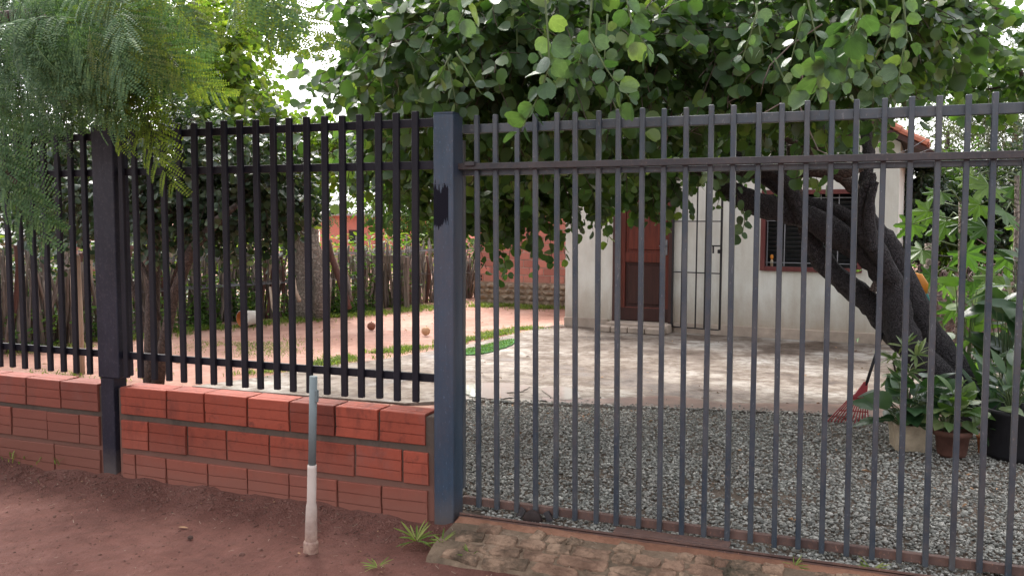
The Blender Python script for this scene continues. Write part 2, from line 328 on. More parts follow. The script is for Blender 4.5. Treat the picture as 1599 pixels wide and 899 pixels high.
M['brush'] = simple('dry_brush_twig', (0.34, 0.24, 0.22), 0.9, 0.35)
M['cement'] = simple('rough_cement', (0.42, 0.33, 0.23), 0.9, 0.45, 9, 0.7, dist=0.01)
M['terracotta'] = simple('terracotta', (0.13, 0.058, 0.042), 0.85, 0.55, 9)
M['black_plastic'] = simple('black_rubber', (0.016, 0.015, 0.018), 0.5, 0.2)
M['soil'] = simple('soil', (0.06, 0.035, 0.028), 0.95, 0.4)
M['red_plastic'] = simple('red_plastic', (0.28, 0.025, 0.03), 0.45, 0.2)
M['orange_in'] = simple('orange_plastic', (0.48, 0.15, 0.04), 0.5, 0.2)
M['white_plastic'] = simple('white_plastic', (0.72, 0.68, 0.62), 0.5, 0.1)
M['orange_paint'] = simple('orange_paint', (0.6, 0.22, 0.03), 0.5, 0.2)
M['teal_paint'] = simple('teal_paint', (0.05, 0.25, 0.24), 0.5, 0.2)
M['brown_ball'] = simple('brown_husk', (0.2, 0.075, 0.045), 0.8, 0.3)
M['orange_ball'] = simple('pale_orange_skin', (0.52, 0.3, 0.17), 0.6, 0.2)
M['mat_green'] = simple('green_mat', (0.06, 0.16, 0.04), 0.95, 0.3, 40, 0.6)
m = Mat('puddle_water'); m.col((0.42, 0.39, 0.36)).rough(0.03, 0.8).bump(m.noise(14, 2), 0.03, 0.01); M['water'] = m.m  # pale concrete under the film, lightened in place of a white sky reflection
m = Mat('wet_mud'); m.col(m.ramp(m.noise(7, 6), [(0.3, (0.085, 0.042, 0.03)), (0.7, (0.19, 0.115, 0.085))])).rough(0.38, 0.4).bump(m.noise(30), 0.3, 0.006); M['mud'] = m.m
M['gwall'] = simple('grey_render', (0.3, 0.31, 0.33), 0.9, 0.12, 2)
M['cream'] = simple('cream_render', (0.62, 0.5, 0.38), 0.9, 0.15, 2)
M['tin'] = simple('grey_tin_roof', (0.3, 0.29, 0.29), 0.6, 0.3, 3)

# ------------------------------------------------------------------ ground
def sheet(name, xs, ys, zf, mat, **k):
    nx, ny = len(xs), len(ys); V = [(x, y, zf(x, y)) for y in ys for x in xs]
    F = [(j * nx + i, j * nx + i + 1, (j + 1) * nx + i + 1, (j + 1) * nx + i) for j in range(ny - 1) for i in range(nx - 1)]
    b = MB(); b.add(V, F, True); return b.build(name, mat, **k)
def axis(a, b, lo, hi, step):
    t = list(np.arange(lo, hi + 1e-6, step)); L_ = []; d = step; p = lo
    while p > a: d *= 1.5; p = max(a, p - d); L_.insert(0, p)
    p = hi; d = step; Rr = []
    while p < b: d *= 1.5; p = min(b, p + d); Rr.append(p)
    return L_ + t + Rr
def street_z(x, y):
    n1 = mnoise.noise(Vector((x * 1.3, y * 1.3, 0))); n2 = mnoise.noise(Vector((x * 6, y * 6, 3))); n3 = mnoise.noise(Vector((x * 21, y * 21, 7)))
    near = max(0, 1 - abs(y + 0.05) / 0.38) ** 1.5; pm = math.exp(-((x + 2.215) ** 2 + (y + .6) ** 2) / .008)
    return 0.012 + 0.014 * n1 + 0.006 * n2 + 0.005 * n3 * (0.6 + 2 * near) + (0.055 + 0.03 * n2) * near + pm * (0.02 + .012 * n3)
sheet('dirt_street', axis(-900, 900, -6.5, 1.5, 0.045), axis(-900, -0.02, -2.2, -0.02, 0.045), street_z, M['street'], kind='structure')
def yard_z(x, y): return 0.072 + 0.008 * mnoise.noise(Vector((x, y, 0))) if (-3.2 < x < 5 and y < 3) else 0.088 + 0.01 * mnoise.noise(Vector((x * .9, y * .9, 0)))
sheet('dirt_yard', axis(-900, 900, -12, 5, 0.3), axis(-0.02, 900, -0.02, 13, 0.3), yard_z, M['yard'], kind='structure')

def poly_sheet(name, pts, z, mat, thick=0.0, **k):
    bm = bmesh.new(); vs_ = [bm.verts.new((p[0], p[1], z)) for p in pts]; f = bm.faces.new(vs_)
    if f.normal.z < 0: f.normal_flip()
    if thick:
        r = bmesh.ops.extrude_face_region(bm, geom=[f]); bmesh.ops.translate(bm, verts=[v for v in r['geom'] if isinstance(v, bmesh.types.BMVert)], vec=(0, 0, 0)); bmesh.ops.translate(bm, verts=vs_, vec=(0, 0, -thick))
        bmesh.ops.recalc_face_normals(bm, faces=bm.faces[:])
    bmesh.ops.triangulate(bm, faces=[x for x in bm.faces if len(x.verts) > 4])
    me = bpy.data.meshes.new(name); bm.to_mesh(me); bm.free(); me.materials.append(mat); return link(name, me, **k)
def smooth_poly(pts, n=6, jit=0.0):
    out = []
    for i in range(len(pts)):
        p0, p1, p2, p3 = [Vector((*pts[(i + k - 1) % len(pts)][:2], 0)) for k in range(4)]
        for j in range(n):
            t = j / n; q = 0.5 * ((2 * p1) + (p2 - p0) * t + (2 * p0 - 5 * p1 + 4 * p2 - p3) * t * t + (3 * p1 - p0 - 3 * p2 + p3) * t ** 3)
            out.append((q.x + random.uniform(-jit, jit), q.y + random.uniform(-jit, jit)))
    return out
patio = [(-5.25, 2.1), (-4.98, 2.7), (-4.86, 3.27), (-4.46, 4.08), (-4.11, 5.27), (-3.94, 6.48), (-3.75, 7.75), (3.5, 7.6), (3.5, 2.6), (1.2, 2.55), (-0.08, 2.98), (-0.5, 2.93), (-1.44, 2.72), (-1.93, 2.62), (-2.84, 2.45), (-3.2, 2.15)]
poly_sheet('concrete_patio', patio, 0.102, M['concrete'], 0.06, kind='structure')
poly_sheet('gravel_bed', [(-2.9, -0.015), (4, -0.015), (4, 3.06), (0, 3.0), (-1.4, 2.74), (-2.9, 2.46)], 0.084, M['gravel_base'], kind='structure')
poly_sheet('mud_strip', smooth_poly([(-2.15, 2.62), (-1.4, 2.72), (-.5, 2.9), (.2, 2.98), (1.0, 2.8), (1.3, 3.1), (.5, 3.5), (-.2, 3.32), (-.8, 3.12), (-1.3, 3.22), (-1.75, 2.92), (-2.2, 2.78)], 6, 0.025), 0.1065, M['mud'], kind='structure')
pud = [gnd(*q, 0.11) for q in ((728, 602), (755, 597), (800, 598), (826, 603), (815, 610), (790, 613), (800, 620), (770, 622), (740, 619), (722, 612))]
poly_sheet('puddle', smooth_poly(pud, 5, 0.015), 0.11, M['water'], kind='structure')
pud2 = [gnd(*q, 0.11) for q in ((848, 606), (880, 603), (905, 612), (900, 622), (865, 622))]
poly_sheet('puddle', smooth_poly(pud2, 5, 0.015), 0.11, M['water'], kind='structure')

# gravel stones: one mass
def ico():
    bm = bmesh.new(); bmesh.ops.create_icosphere(bm, subdivisions=1, radius=1); v = np.array([x.co[:] for x in bm.verts]); f = [tuple(x.index for x in q.verts) for q in bm.faces]; bm.free(); return v, f
IV, IF = ico()
def rot_rand(N):
    q = nrm(rng.normal(size=(N, 4))); a, b, c, d = q.T
    return np.stack([np.stack([1 - 2 * (c * c + d * d), 2 * (b * c - a * d), 2 * (b * d + a * c)], -1), np.stack([2 * (b * c + a * d), 1 - 2 * (b * b + d * d), 2 * (c * d - a * b)], -1), np.stack([2 * (b * d - a * c), 2 * (c * d + a * b), 1 - 2 * (b * b + c * c)], -1)], 1)
def stones(name, pos, size, mat, flat=0.65, **k):
    N = len(pos); T = IV[None] * (1 + rng.uniform(-0.32, 0.32, (N, len(IV), 1))); T = T * rng.uniform(0.6, 1.25, (N, 1, 3))
    T = np.einsum('nij,nvj->nvi', rot_rand(N), T); T[:, :, 2] *= flat; V = T * size[:, None, None] + pos[:, None]
    return link(name, np_mesh(name, V, IF, len(IV), mat), **k)
N = 72000
gx = rng.uniform(-2.88, 2.0, N); gy = rng.uniform(-0.03, 3.05, N)
edge = np.interp(gx, [-2.9, -1.9, -.5, 0, 3], [2.44, 2.62, 2.93, 3.0, 2.95]) + rng.normal(0, 0.05, N) + np.where(rng.random(N) < .04, rng.exponential(.15, N), 0)
k_ = (gy < edge) & (rng.random(N) < np.where(gy < 1.4, 1.0, 0.8)) & ~((gx < -1.62) & (gy < 0.03)) & ~((np.array([mnoise.noise(Vector((a * 1.9, b * 1.9, 8))) for a, b in zip(gx, gy)]) > .2) & (rng.random(N) < np.where(gy < .9, .62, .3)))
gx, gy = gx[k_], gy[k_]
stones('gravel', np.stack([gx, gy, np.where(gy > np.interp(gx, [-2.9, -1.9, -.5, 0, 3], [2.44, 2.62, 2.93, 3.0, 2.95]) - .06, 0.107, 0.09 + rng.uniform(-0.004, 0.012, len(gx)) + 0.006 * np.sin(gx * 2.1 + gy) * np.cos(gy * 2.7))], -1), rng.uniform(0.0048, 0.0108, len(gx)) * np.where(rng.random(len(gx)) < .03, 1.7, 1), M['gravel'], kind='stuff')
sx = rng.uniform(-1.6, 1.0, 1500)
stones('gravel', np.stack([sx, rng.uniform(-0.075, -0.02, 1500), 0.088 + rng.uniform(-0.003, 0.008, 1500)], -1), rng.uniform(0.006, 0.011, 1500), M['gravel'], kind='stuff')
N = 9000
px_ = rng.uniform(-6, 1, N); py_ = np.where(rng.random(N) < .6, -0.1 - np.abs(rng.normal(0, 0.14, N)), rng.uniform(-2.0, -0.12, N)); ok = py_ < -0.12; px_, py_ = px_[ok], py_[ok]
ok = ~((px_ > -1.75) & (py_ > -.45)); px_, py_ = px_[ok], py_[ok]
stones('soil_clods', np.stack([px_, py_, [street_z(a, b) for a, b in zip(px_, py_)]], -1), rng.uniform(0.003, 0.009, len(px_)) * np.where(rng.random(len(px_)) < .03, 2, 1), M['pebble'], kind='stuff')

# threshold in front of the gate: sloping strip of soil with broken paving stones set in it
thr = empty('threshold', (-0.4, -0.25, 0), kind='structure')
b = MB(); xs = np.arange(-1.70, 3.0, 0.06); prof = [(-0.055, 0.094), (-0.10, 0.099), (-0.16, 0.090), (-0.28, 0.075), (-0.39, 0.058), (-0.46, 0.03), (-0.49, -0.03)]
def thr_z(y): return float(np.interp(-y, [-a for a, _ in prof], [z for _, z in prof]))
V = []
for x in xs:
    for i, (y, z) in enumerate(prof): V.append((x + .4, y + .25 + (0.03 * mnoise.noise(Vector((x * 3, i, 0))) if i > 1 else 0), z + 0.007 * mnoise.noise(Vector((x * 7, y * 9, 1)))))
n_ = len(prof); b.add(V, [(i * n_ + j, i * n_ + j + 1, (i + 1) * n_ + j + 1, (i + 1) * n_ + j) for i in range(len(xs) - 1) for j in range(2)], True)
b.build('soil_strip', M['orange_soil'], thr)
b = MB(); b.add(V, [(i * n_ + j, i * n_ + j + 1, (i + 1) * n_ + j + 1, (i + 1) * n_ + j) for i in range(len(xs) - 1) for j in range(2, n_ - 1)], True)
b.add([V[j] for j in range(n_)] + [(V[j][0], V[j][1], -.05) for j in range(n_)], [(j, j + 1, n_ + j + 1, n_ + j) for j in range(n_ - 1)])
b.build('cement_bed', M['worn_cement'], thr)
ycuts = [-0.15, -0.235, -0.325, -0.405, -0.468]
for r_ in range(4):
    x = -1.66 + random.uniform(0, .1)
    while x < 1.4:
        L_ = (0.11, .13, .17, .2)[r_] * random.uniform(0.55, 1.4)
        if not (r_ == 0 and random.random() < .35):
            g_ = .005; ya, yb = ycuts[r_] - g_, ycuts[r_ + 1] + g_; bm = bmesh.new(); ring = []
            corners = [(x + g_, yb), (x + L_ - g_, yb), (x + L_ - g_, ya), (x + g_, ya)]
            for i in range(4):
                a_, c_ = corners[i], corners[(i + 1) % 4]
                for t in (.06, .35, .65, .94): ring.append((a_[0] + (c_[0] - a_[0]) * t + random.uniform(-.007, .007), a_[1] + (c_[1] - a_[1]) * t + random.uniform(-.006, .006)))
            mx, my = x + L_ / 2, (ya + yb) / 2
            V = [(px - mx, py - my, thr_z(py) - thr_z(my) - .012) for px, py in ring] + [((px - mx) * .94, (py - my) * .92, thr_z(py) - thr_z(my) + .006 + random.uniform(-.006, .006)) for px, py in ring] + [((px - mx) * .5, (py - my) * .5, .012 + random.uniform(-.007, .008)) for px, py in ring[::2]]
            n_ = len(ring); F = [(i, (i + 1) % n_, n_ + (i + 1) % n_, n_ + i) for i in range(n_)]
            for i in range(n_ // 2): F += [(n_ + 2 * i, n_ + 2 * i + 1, 2 * n_ + i), (n_ + 2 * i + 1, n_ + (2 * i + 2) % n_, 2 * n_ + (i + 1) % (n_ // 2)), (n_ + 2 * i + 1, 2 * n_ + (i + 1) % (n_ // 2), 2 * n_ + i)]
            F.append(tuple(range(2 * n_, 2 * n_ + n_ // 2))); q = MB(); q.add(V, F)
            q.build('stone', M['cobble'], thr, loc=(mx + .4, my + .25, thr_z(my) + random.uniform(-.005, .007)), rot=(random.uniform(-.05, .05), random.uniform(-.05, .05), random.uniform(-.12, .12))); bm.free()
        x += L_
b = MB(); b.box((0.6, -0.088, 0.095), (4.6, 0.028, 0.03)); b.box((0.6, -0.098, 0.112), (4.6, 0.008, 0.012)); tr = b.build('gate_track', M['rust']); tag(tr, 'long rusty steel track on the ground under the sliding gate', 'gate track')
b = MB(); b.box((0, 0, 0), (0.52, 0.075, 0.008), ch=0.002)
for i in range(4): b.box((-.15 + i * .09, random.uniform(-.02, .02), 0.0045), (0.02, 0.008, 0.002))
o = b.build('metal_plate', M['rust'], loc=gnd(1050, 833, .118), rot=(0, 0, 0)); o.location.y = -0.045; o.location.z = .114; tag(o, 'flat dark metal strip lying on the gravel under the gate', 'metal plate')

# ------------------------------------------------------------------ fence posts and low brick walls
def post(x, y, wid, dep, h, mat, label, notch):
    b = MB(); b.box((0, 0, h / 2 + (0.06 if notch else 0)), (wid, dep, h - (0.12 if notch else 0)), ch=0.004)
    t = empty('fence_post', (x, y, 0), label=label, cat='fence post', group='steel fence posts')
    if notch:
        b = MB(); b.box((0, 0, (0.63 + h) / 2), (wid, dep, h - 0.63), ch=0.004); b.build('column', mat, t)
        b = MB(); b.box((-wid * .16, 0.004, 0.3), (wid * .62, dep * .9, 0.66), ch=0.004); b.build('foot', mat, t)
        b = MB(); b.box((0, 0, h + .004), (wid * .98, dep * .98, .008)); b.build('cap', mat, t)
    else:
        b.build('column', mat, t); b = MB(); b.box((0, 0, h + .004), (wid * .985, dep * .985, .008)); b.build('cap', mat, t)
        b = MB(); b.box((0, -dep / 2 - .0015, 1.705), (wid * .99, .003, .003)); b.build('weld_seam', mat, t)
    return t
post(-1.785, -0.045, 0.104, 0.115, 2.035, M['post'], 'slate blue steel post with a black paint patch beside the sliding gate', False)
post(-3.9, -0.045, 0.155, 0.115, 2.05, M['post_dark'], 'dark steel post narrowing at its foot between the two railing panels', True)

def groove_brick(L_, h, dep, mat, g=2):
    b = MB(); z0 = -h / 2; seg = h / (g + 1); gh = 0.0042; ch = .0035; pr = [(-dep / 2 + ch, -h / 2), (-dep / 2, -h / 2 + ch)]
    for i in range(1, g + 1):
        zc = -h / 2 + seg * i; pr += [(-dep / 2, zc - gh / 2 - .001), (-dep / 2 + .006, zc - gh / 2), (-dep / 2 + .006, zc + gh / 2), (-dep / 2, zc + gh / 2 + .001)]
    pr += [(-dep / 2, h / 2 - ch), (-dep / 2 + ch, h / 2), (-dep * .17 - .003, h / 2), (-dep * .17 - .002, h / 2 - .005), (-dep * .17 + .002, h / 2 - .005), (-dep * .17 + .003, h / 2), (dep / 2, h / 2), (dep / 2, -h / 2)]
    n = len(pr); V = [(-L_ / 2, y, z) for y, z in pr] + [(L_ / 2, y, z) for y, z in pr]
    F = [(i, n + i, n + (i + 1) % n, (i + 1) % n) for i in range(n)] + [tuple(range(n)), tuple(range(2 * n - 1, n - 1, -1))]
    b.add(V, F); return b.mesh('brick', mat)
def low_wall(x0, x1, rows, mat, label, step=0.0):
    t = empty('brick_wall', ((x0 + x1) / 2, 0, 0), label=label, cat='brick wall', group='low brick walls under the railings')
    b = MB(); b.box((0, -.02, 0.29), (x1 - x0, 0.118, 0.56)); b.build('mortar', M['mortar'], t)
    for zc, h, js in rows:
        for a, c in zip(js[:-1], js[1:]):
            L_ = c - a - random.uniform(.008, .017)
            me = groove_brick(L_, h - random.uniform(0, .006), 0.14, mat)
            for v in me.vertices: v.co += mnoise.noise_vector(v.co * 9 + Vector((a * 7, zc * 11, 3))) * .004
            link('brick', me, t, loc=((a + c) / 2 - (x0 + x1) / 2, -0.022 + random.uniform(-.004, .004), zc + random.uniform(-.002, .002)), rot=(random.uniform(-.012, .012), random.uniform(-.006, .006), random.uniform(-.012, .012)))
    return t
r1 = [-3.83, -3.496, -3.231, -2.951, -2.682, -2.402, -2.149, -1.885]
r2 = [-3.83, -3.63, -3.359, -3.089, -2.814, -2.543, -2.291, -2.016, -1.868]
r3 = [-3.83, -3.78 + .05, -3.51, -3.221, -2.956, -2.689, -2.396, -2.134, -1.872]
low_wall(-3.85, -1.845, [(0.507, 0.160, r1), (0.311, 0.164, r2), (0.112, 0.172, r3)], M['brick'], 'low red grooved brick wall between the notched post and the gate post')
q1 = [-5.9, -5.63, -5.36, -5.09, -4.823, -4.566, -4.287, -3.99]; q2 = [-5.8, -5.51, -5.24, -4.97, -4.692, -4.398, -4.144, -3.99]
low_wall(-5.9, -3.96, [(0.504, 0.166, q1), (0.309, 0.172, q2), (0.116, 0.172, [v - .06 for v in q1[:-1]] + [-3.99])], M['brick_dusty'], 'dusty cement smeared brick wall left of the notched post')

# ------------------------------------------------------------------ railing panels and the sliding gate
def chbar(w_, d, L_, mat, name='bar'):
    b = MB(); b.box((0, 0, L_ / 2), (w_, d, L_), ch=0.0025); return b.mesh(name, mat)
def panel(x0, n, sp, rx0, rx1, label):
    t = empty('metal_railing', ((rx0 + rx1) / 2, -0.06, 0.6), label=label, cat='railing', group='steel railing panels'); ox = (rx0 + rx1) / 2
    me = chbar(0.033, 0.022, 2.054 - 0.6385, M['steel_panel'])
    for i in range(n):
        link('bar', me, t, loc=(x0 + i * sp - ox + random.uniform(-.003, .003), -0.021, 0.0385 + random.uniform(-.005, .003)), rot=(random.uniform(-.003, .003), random.uniform(-.004, .004), random.uniform(-.05, .05)))
    for z in (2.0, 1.797, 0.76):
        b = MB(); b.box((0, 0, z - 0.6), (rx1 - rx0, 0.018, 0.040), ch=0.002); b.build('rail', M['steel_panel'], t)
panel(-3.7855, 19, 0.1023, -3.823, -1.84, 'dark steel bar railing on the red brick wall beside the gate post')
panel(-4.060 - 17 * .1027, 18, 0.1027, -5.95, -3.978, 'dark steel bar railing on the dusty brick wall under feathery leaves')

g = empty('sliding_gate', (-0.2, 0.0, 0.1), label='grey weathered steel bar sliding gate across the gravel driveway', cat='gate')
me = chbar(0.0225, 0.022, 2.0303 - 0.1172, M['steel_gate'])
for i in range(32):
    x = -1.6547 + i * .1 + random.uniform(-.003, .003)
    o = link('bar', me, g, loc=(x + .0113 + .2, 0.0, 0.0172 + random.uniform(-.004, .004)), rot=(random.uniform(-.003, .003), -0.0059 + random.uniform(-.0035, .0035), random.uniform(-.09, .09)))
b = MB(); b.box((-1.742 + .2, 0.03, 0.96), (0.022, 0.03, 1.72), ch=.002); b.build('stile', M['steel_gate'], g)
for z, hh, y, mt in ((1.972, 0.042, 0.028, 'steel_gate'), (1.762, 0.026, 0.026, 'steel_gate'), (1.789, 0.030, -0.028, 'steel_rail'), (0.140, 0.038, 0.028, 'rust')):
    b = MB(); b.box((0, 0, z - .1), (3.3, 0.03, hh), ch=.002); b.build('rail', M[mt], g, loc=(0.115, y, 0))
o = at(835, 805, 0.0)
wb = MB(); wb.box((o.x + .2, 0.035, 0.03), (0.17, 0.04, 0.02)); wb.box((o.x + .2 - .07, 0.0, 0.02), (0.03, 0.012, 0.05), Matrix.Rotation(.5, 3, 'Y')); wb.box((o.x + .2 + .07, 0.0, 0.02), (0.03, 0.012, 0.05), Matrix.Rotation(-.5, 3, 'Y')); br = wb.build('wheel_bracket', M['steel_rail'], g)
wm = MB(); wm.lathe([(0.0, -.011), (.04, -.011), (.046, -.008), (.038, 0), (.046, .008), (.04, .011), (0.0, .011)], n=20)
wo = wm.build('wheel', M['bark_wheel'], br); wo.location = (o.x + .2, -0.03, 0.005); wo.rotation_euler = (R(90), 0, 0)
b = MB(); b.box((-1.67 + .2, -0.035, 1.70), (0.05, 0.045, 0.022), ch=.003); b.build('latch_lug', M['steel_rail'], g)

# ------------------------------------------------------------------ pipe in front of the wall
pb = Vector((-2.215, -0.6, 0.02)); pt = empty('standpipe', pb, label='upright grey and white plastic pipe standing in the dirt before the brick wall', cat='pipe')
pt.rotation_euler = (R(0.5), R(2.2), 0)
b = MB(); b.tube([(0, 0, .39), (0, 0, .818)], 0.0175, 20); b.tube([(0.002, 0, .815), (0.002, 0, .795)], 0.0, 8, cap=False) if False else None
b.build('grey_pipe', M['pvc_grey'], pt)
b = MB(); b.box((0.02, 0, 0.73), (0.008, 0.02, 0.055), ch=.002); b.build('pipe_clip', M['pvc_grey'], pt)
b = MB(); b.lathe([(0.0, .415), (.0195, .415), (.0205, .40), (.0205, .24), (.024, .225), (.0255, .2), (.026, .16), (.0275, .10), (.027, .02), (.026, -.05)], n=20); b.build('white_pipe', M['pvc_white'], pt)
b = MB(); b.lathe([(.031, -.06), (.0335, -.03), (.0335, .055), (.03, .062), (.0265, .063)], n=20); b.build('socket', M['pvc_white'], pt)

# ------------------------------------------------------------------ house
HROT = R(-5); HO = Vector((-3.6, 7.66, 0.1)); hx = Vector((math.cos(HROT), math.sin(HROT), 0)); hn = Vector((math.sin(HROT), -math.cos(HROT), 0))
def HW(px, py, off=0.0):
    d = ray(px, py); t = (HO + hn * off - CAM).dot(hn) / d.dot(hn); p = CAM + d * t - HO; return p.dot(hx), p.z
house = empty('house', HO, HROT, label='white rendered house with wooden door and clay tiled gable roof', cat='house')
uR = HW(1404, 300)[0]; DEP = 5.0
d0, d1 = HW(957, 450)[0], HW(1050, 450)[0]; dz0 = 0.115; dz1 = 2.18
w0, w1 = HW(1187, 420)[0], HW(1346, 420)[0]; wz0 = HW(1270, 424)[1]; wz1 = wz0 + 1.0
p1, p2 = HW(1385, 198), HW(1462, 236); sl = (p1[1] - p2[1]) / (p2[0] - p1[0]); sl = max(.45, min(.65, sl))
zc = p1[1] - .1 - (uR - p1[0]) * sl                 # wall top at the corner
uc = uR / 2; zp = zc + uc * sl
T_ = 0.2
b = MB()
def wbox(u0, u1, z0, z1): b.box(((u0 + u1) / 2, T_ / 2, (z0 + z1) / 2), (u1 - u0, T_, z1 - z0))
wbox(0, d0, 0, dz1); wbox(d0, d1, 0, dz0); wbox(d1, w0, 0, dz1); wbox(w0, w1, 0, wz0); wbox(w0, w1, wz1, dz1); wbox(w1, uR, 0, dz1)
wbox(0, uR, dz1, zc)
b.add([(0, 0, zc), (uR, 0, zc), (uc, 0, zp), (0, T_, zc), (uR, T_, zc), (uc, T_, zp)], [(0, 1, 2), (5, 4, 3), (1, 4, 5, 2), (0, 2, 5, 3)])
b.box((T_ / 2, DEP / 2 + T_ / 2, zc / 2), (T_, DEP - T_, zc)); b.box((uR - T_ / 2, DEP / 2 + T_ / 2, zc / 2), (T_, DEP - T_, zc)); b.box((uR / 2, DEP, zc / 2 - .003), (uR - .006, T_, zc))
b.build('wall', M['white'], house)
pz = 0.13
b = MB(); b.box((d0 / 2 - .03, -.018, pz / 2), (d0 - .1 + .04, .036, pz), ch=.004); b.box(((d1 + .05 + uR) / 2, -.018, pz / 2), (uR - d1 - .05 + .03, .036, pz), ch=.004); b.build('plinth', M['plinth'], house)
b = MB(); b.box((uR / 2, 2.5, 0.05), (uR - .42, 4.5, .02)); b.box((uR / 2, 2.2, 1.4), (uR - .45, .02, 2.6)); b.build('interior', M['dark'], house)  # floor and back sheet coloured near-black in place of the room's shade
# door
fr = MB(); fw = .05
fr.box((d0 + fw / 2, .02, (dz0 + dz1) / 2), (fw, .1, dz1 - dz0), ch=.004); fr.box((d1 - fw / 2, .02, (dz0 + dz1) / 2), (fw, .1, dz1 - dz0), ch=.004); fr.box(((d0 + d1) / 2, .02, dz1 - fw / 2), (d1 - d0 - 2 * fw, .1, fw)); fr.build('door_frame', M['frame'], house)
a0, a1 = d0 + fw + .006, d1 - fw - .006; dr = empty('door', ((a0 + a1) / 2, .06, dz0)); dr.parent = house
W = a1 - a0; H = dz1 - dz0 - fw; Ld = MB(); S_ = .1
for x in (-W / 2 + S_ / 2, W / 2 - S_ / 2): Ld.box((x, 0, H / 2), (S_, .04, H - .02), ch=.003)
for z, hh in ((H - .07, .12), (.86, .13), (.1, .18)): Ld.box((0, 0, z), (W - 2 * S_ - .002, .038, hh), ch=.003)
Ld.build('leaf_frame', M['door'], dr)
for z0, z1, mt in ((.19, .795, 'door_dark'), (.925, H - .13, 'door')):
    b = MB(); b.box((0, .012, (z0 + z1) / 2), (W - 2 * S_ - .004, .012, z1 - z0)); b.box((0, .002, (z0 + z1) / 2), (W - 2 * S_ - .07, .016, z1 - z0 - .08), ch=.007); b.build('panel', M[mt], dr)
b = MB(); b.box((0, -.003, .095), (W - .01, .041, .17), ch=.002); b.build('kick_rail', M['door_dark'], dr)
b = MB(); b.box((W / 2 - .045, -.026, 1.0), (.035, .01, .2), ch=.003); b.tube([(W / 2 - .045, -.03, 1.02), (W / 2 - .045, -.065, 1.02), (W / 2 - .13, -.068, 1.02)], .008, 8); b.build('handle', M['grey_iron'], dr)
# doorstep
ds = empty('doorstep', HO + hx * ((d0 + d1) / 2 + .0), HROT, label='low worn brick doorstep below the red wooden door', cat='doorstep')
b = MB(); b.box((.0, -.12, .055), (d1 - d0 + .02, .24, .11), ch=.006); b.build('slab', M['plinth'], ds)
for i in range(4): 
    b = MB(); b.box((-.42 + i * .235, -.33, .04), (.22, .16, .075), ch=.008); b.build('brick', M['plinth'], ds)
# security grille, swung open against the wall
gu0, gz0 = d1 + .015, .1; gw = .66; gt = 2.12
gr = empty('security_grille', (d1 + .01, -.045, 0.08), R(-9)); gr.parent = house
def grbar(x0, z0, x1, z1, r=.009, nm='bar'):
    q = MB(); q.bar((x0, 0, z0), (x1, 0, z1), r * 2, r * 1.6); return q.build(nm, M['black_iron'], gr)
for x in (0.0, gw): grbar(x, 0, x, gt, .012, 'stile')
for x in (.13, .33, .45): grbar(x, .01, x, gt - .01, .008)
for z in (0.0, .72, 1.38, gt): grbar(0.012, z, gw - .012, z, .009, 'rail')
q = MB(); q.box((gw - .07, -.015, 1.07), (.14, .012, .018)); q.box((gw - .1, -.015, 1.02), (.02, .012, .09)); q.box((gw - .02, -.02, 1.0), (.035, .03, .05), ch=.004); q.build('bolt', M['black_iron'], gr)
# window
wn = empty('window', ((w0 + w1) / 2, 0, wz0)); wn.parent = house; W = w1 - w0; H = wz1 - wz0
b = MB(); f_ = .055
for x in (-W / 2 + f_ / 2, W / 2 - f_ / 2): b.box((x, .01, H / 2), (f_, .09, H), ch=.004)
for z in (f_ / 2 - .005, H - f_ / 2): b.box((0, .012, z), (W - 2 * f_, .085, f_), ch=.003)
b.build('frame', M['win_frame'], wn)
n_ = int((H - .1) / .055); me = None
for i in range(n_):
    if me is None:
        q = MB(); q.box((0, 0, 0), (W - 2 * f_ - .01, .006, .06), Matrix.Rotation(R(38), 3, 'X')); me = q.mesh('louvre', M['glass'])
    link('louvre', me, wn, loc=(0, .1, .07 + i * .055))
for i in range(6):
    x = -W / 2 + f_ + .02 + (W - 2 * f_ - .04) * i / 5; q = MB(); q.box((x, .03, H / 2), (.011, .011, H - 2 * f_ - .002)); q.build('bar', M['grey_iron'], wn)
for z in (H * .62, H * .95 - .05, .1):
    q = MB(); q.box((0, .0335, z), (W - 2 * f_ - .002, .016, .009)); q.build('bar', M['grey_iron'], wn)
cu, cz = HW(1200, 408, .0); bt = empty('candle', HO + hx * (w0 + .13) - hn * .055 + Vector((0, 0, wz0 + .046)), HROT, label='small pale candle with orange top behind the window bars', cat='candle')
b = MB(); b.lathe([(0, 0), (.018, 0), (.018, .08), (.01, .09), (0, .09)], n=12); b.build('body', M['cement'], bt); b = MB(); b.lathe([(0.004, .09), (.02, .105), (.022, .13), (.012, .15), (0, .155)], n=12); b.build('flame_top', M['orange_paint'], bt)
# roof
ov, fo = .42, .22; rf = empty('roof', (0, 0, 0)); rf.parent = house
for s_ in (1, -1):
    e = uc + ov; L_ = math.hypot(e, e * sl); an = math.atan(sl) * s_
    q = MB(); cxu = uc + s_ * e / 2; q.box((0, 0, 0), (L_, DEP + 2 * fo, .05), Matrix.Rotation(an, 3, 'Y')); q.build('deck', M['frame'], rf, loc=(cxu, DEP / 2, zp - e * sl / 2 + .045))
tl = MB(); k = 7; tlL, tr_ = .4, .085; V = []
for (xx, rr) in ((0, tr_), (tlL, tr_ * 1.18)):
    for o_ in (0, .014):
        for i in range(k):
            a = math.pi * i / (k - 1); V.append((xx, math.cos(a) * (rr - o_), math.sin(a) * (rr - o_) * .75))
F = []
for i in range(k - 1): F += [(i, i + 1, 2 * k + i + 1, 2 * k + i), (k + i + 1, k + i, 3 * k + i, 3 * k + i + 1), (i, k + i, k + i + 1, i + 1), (2 * k + i + 1, 3 * k + i + 1, 3 * k + i, 2 * k + i)]
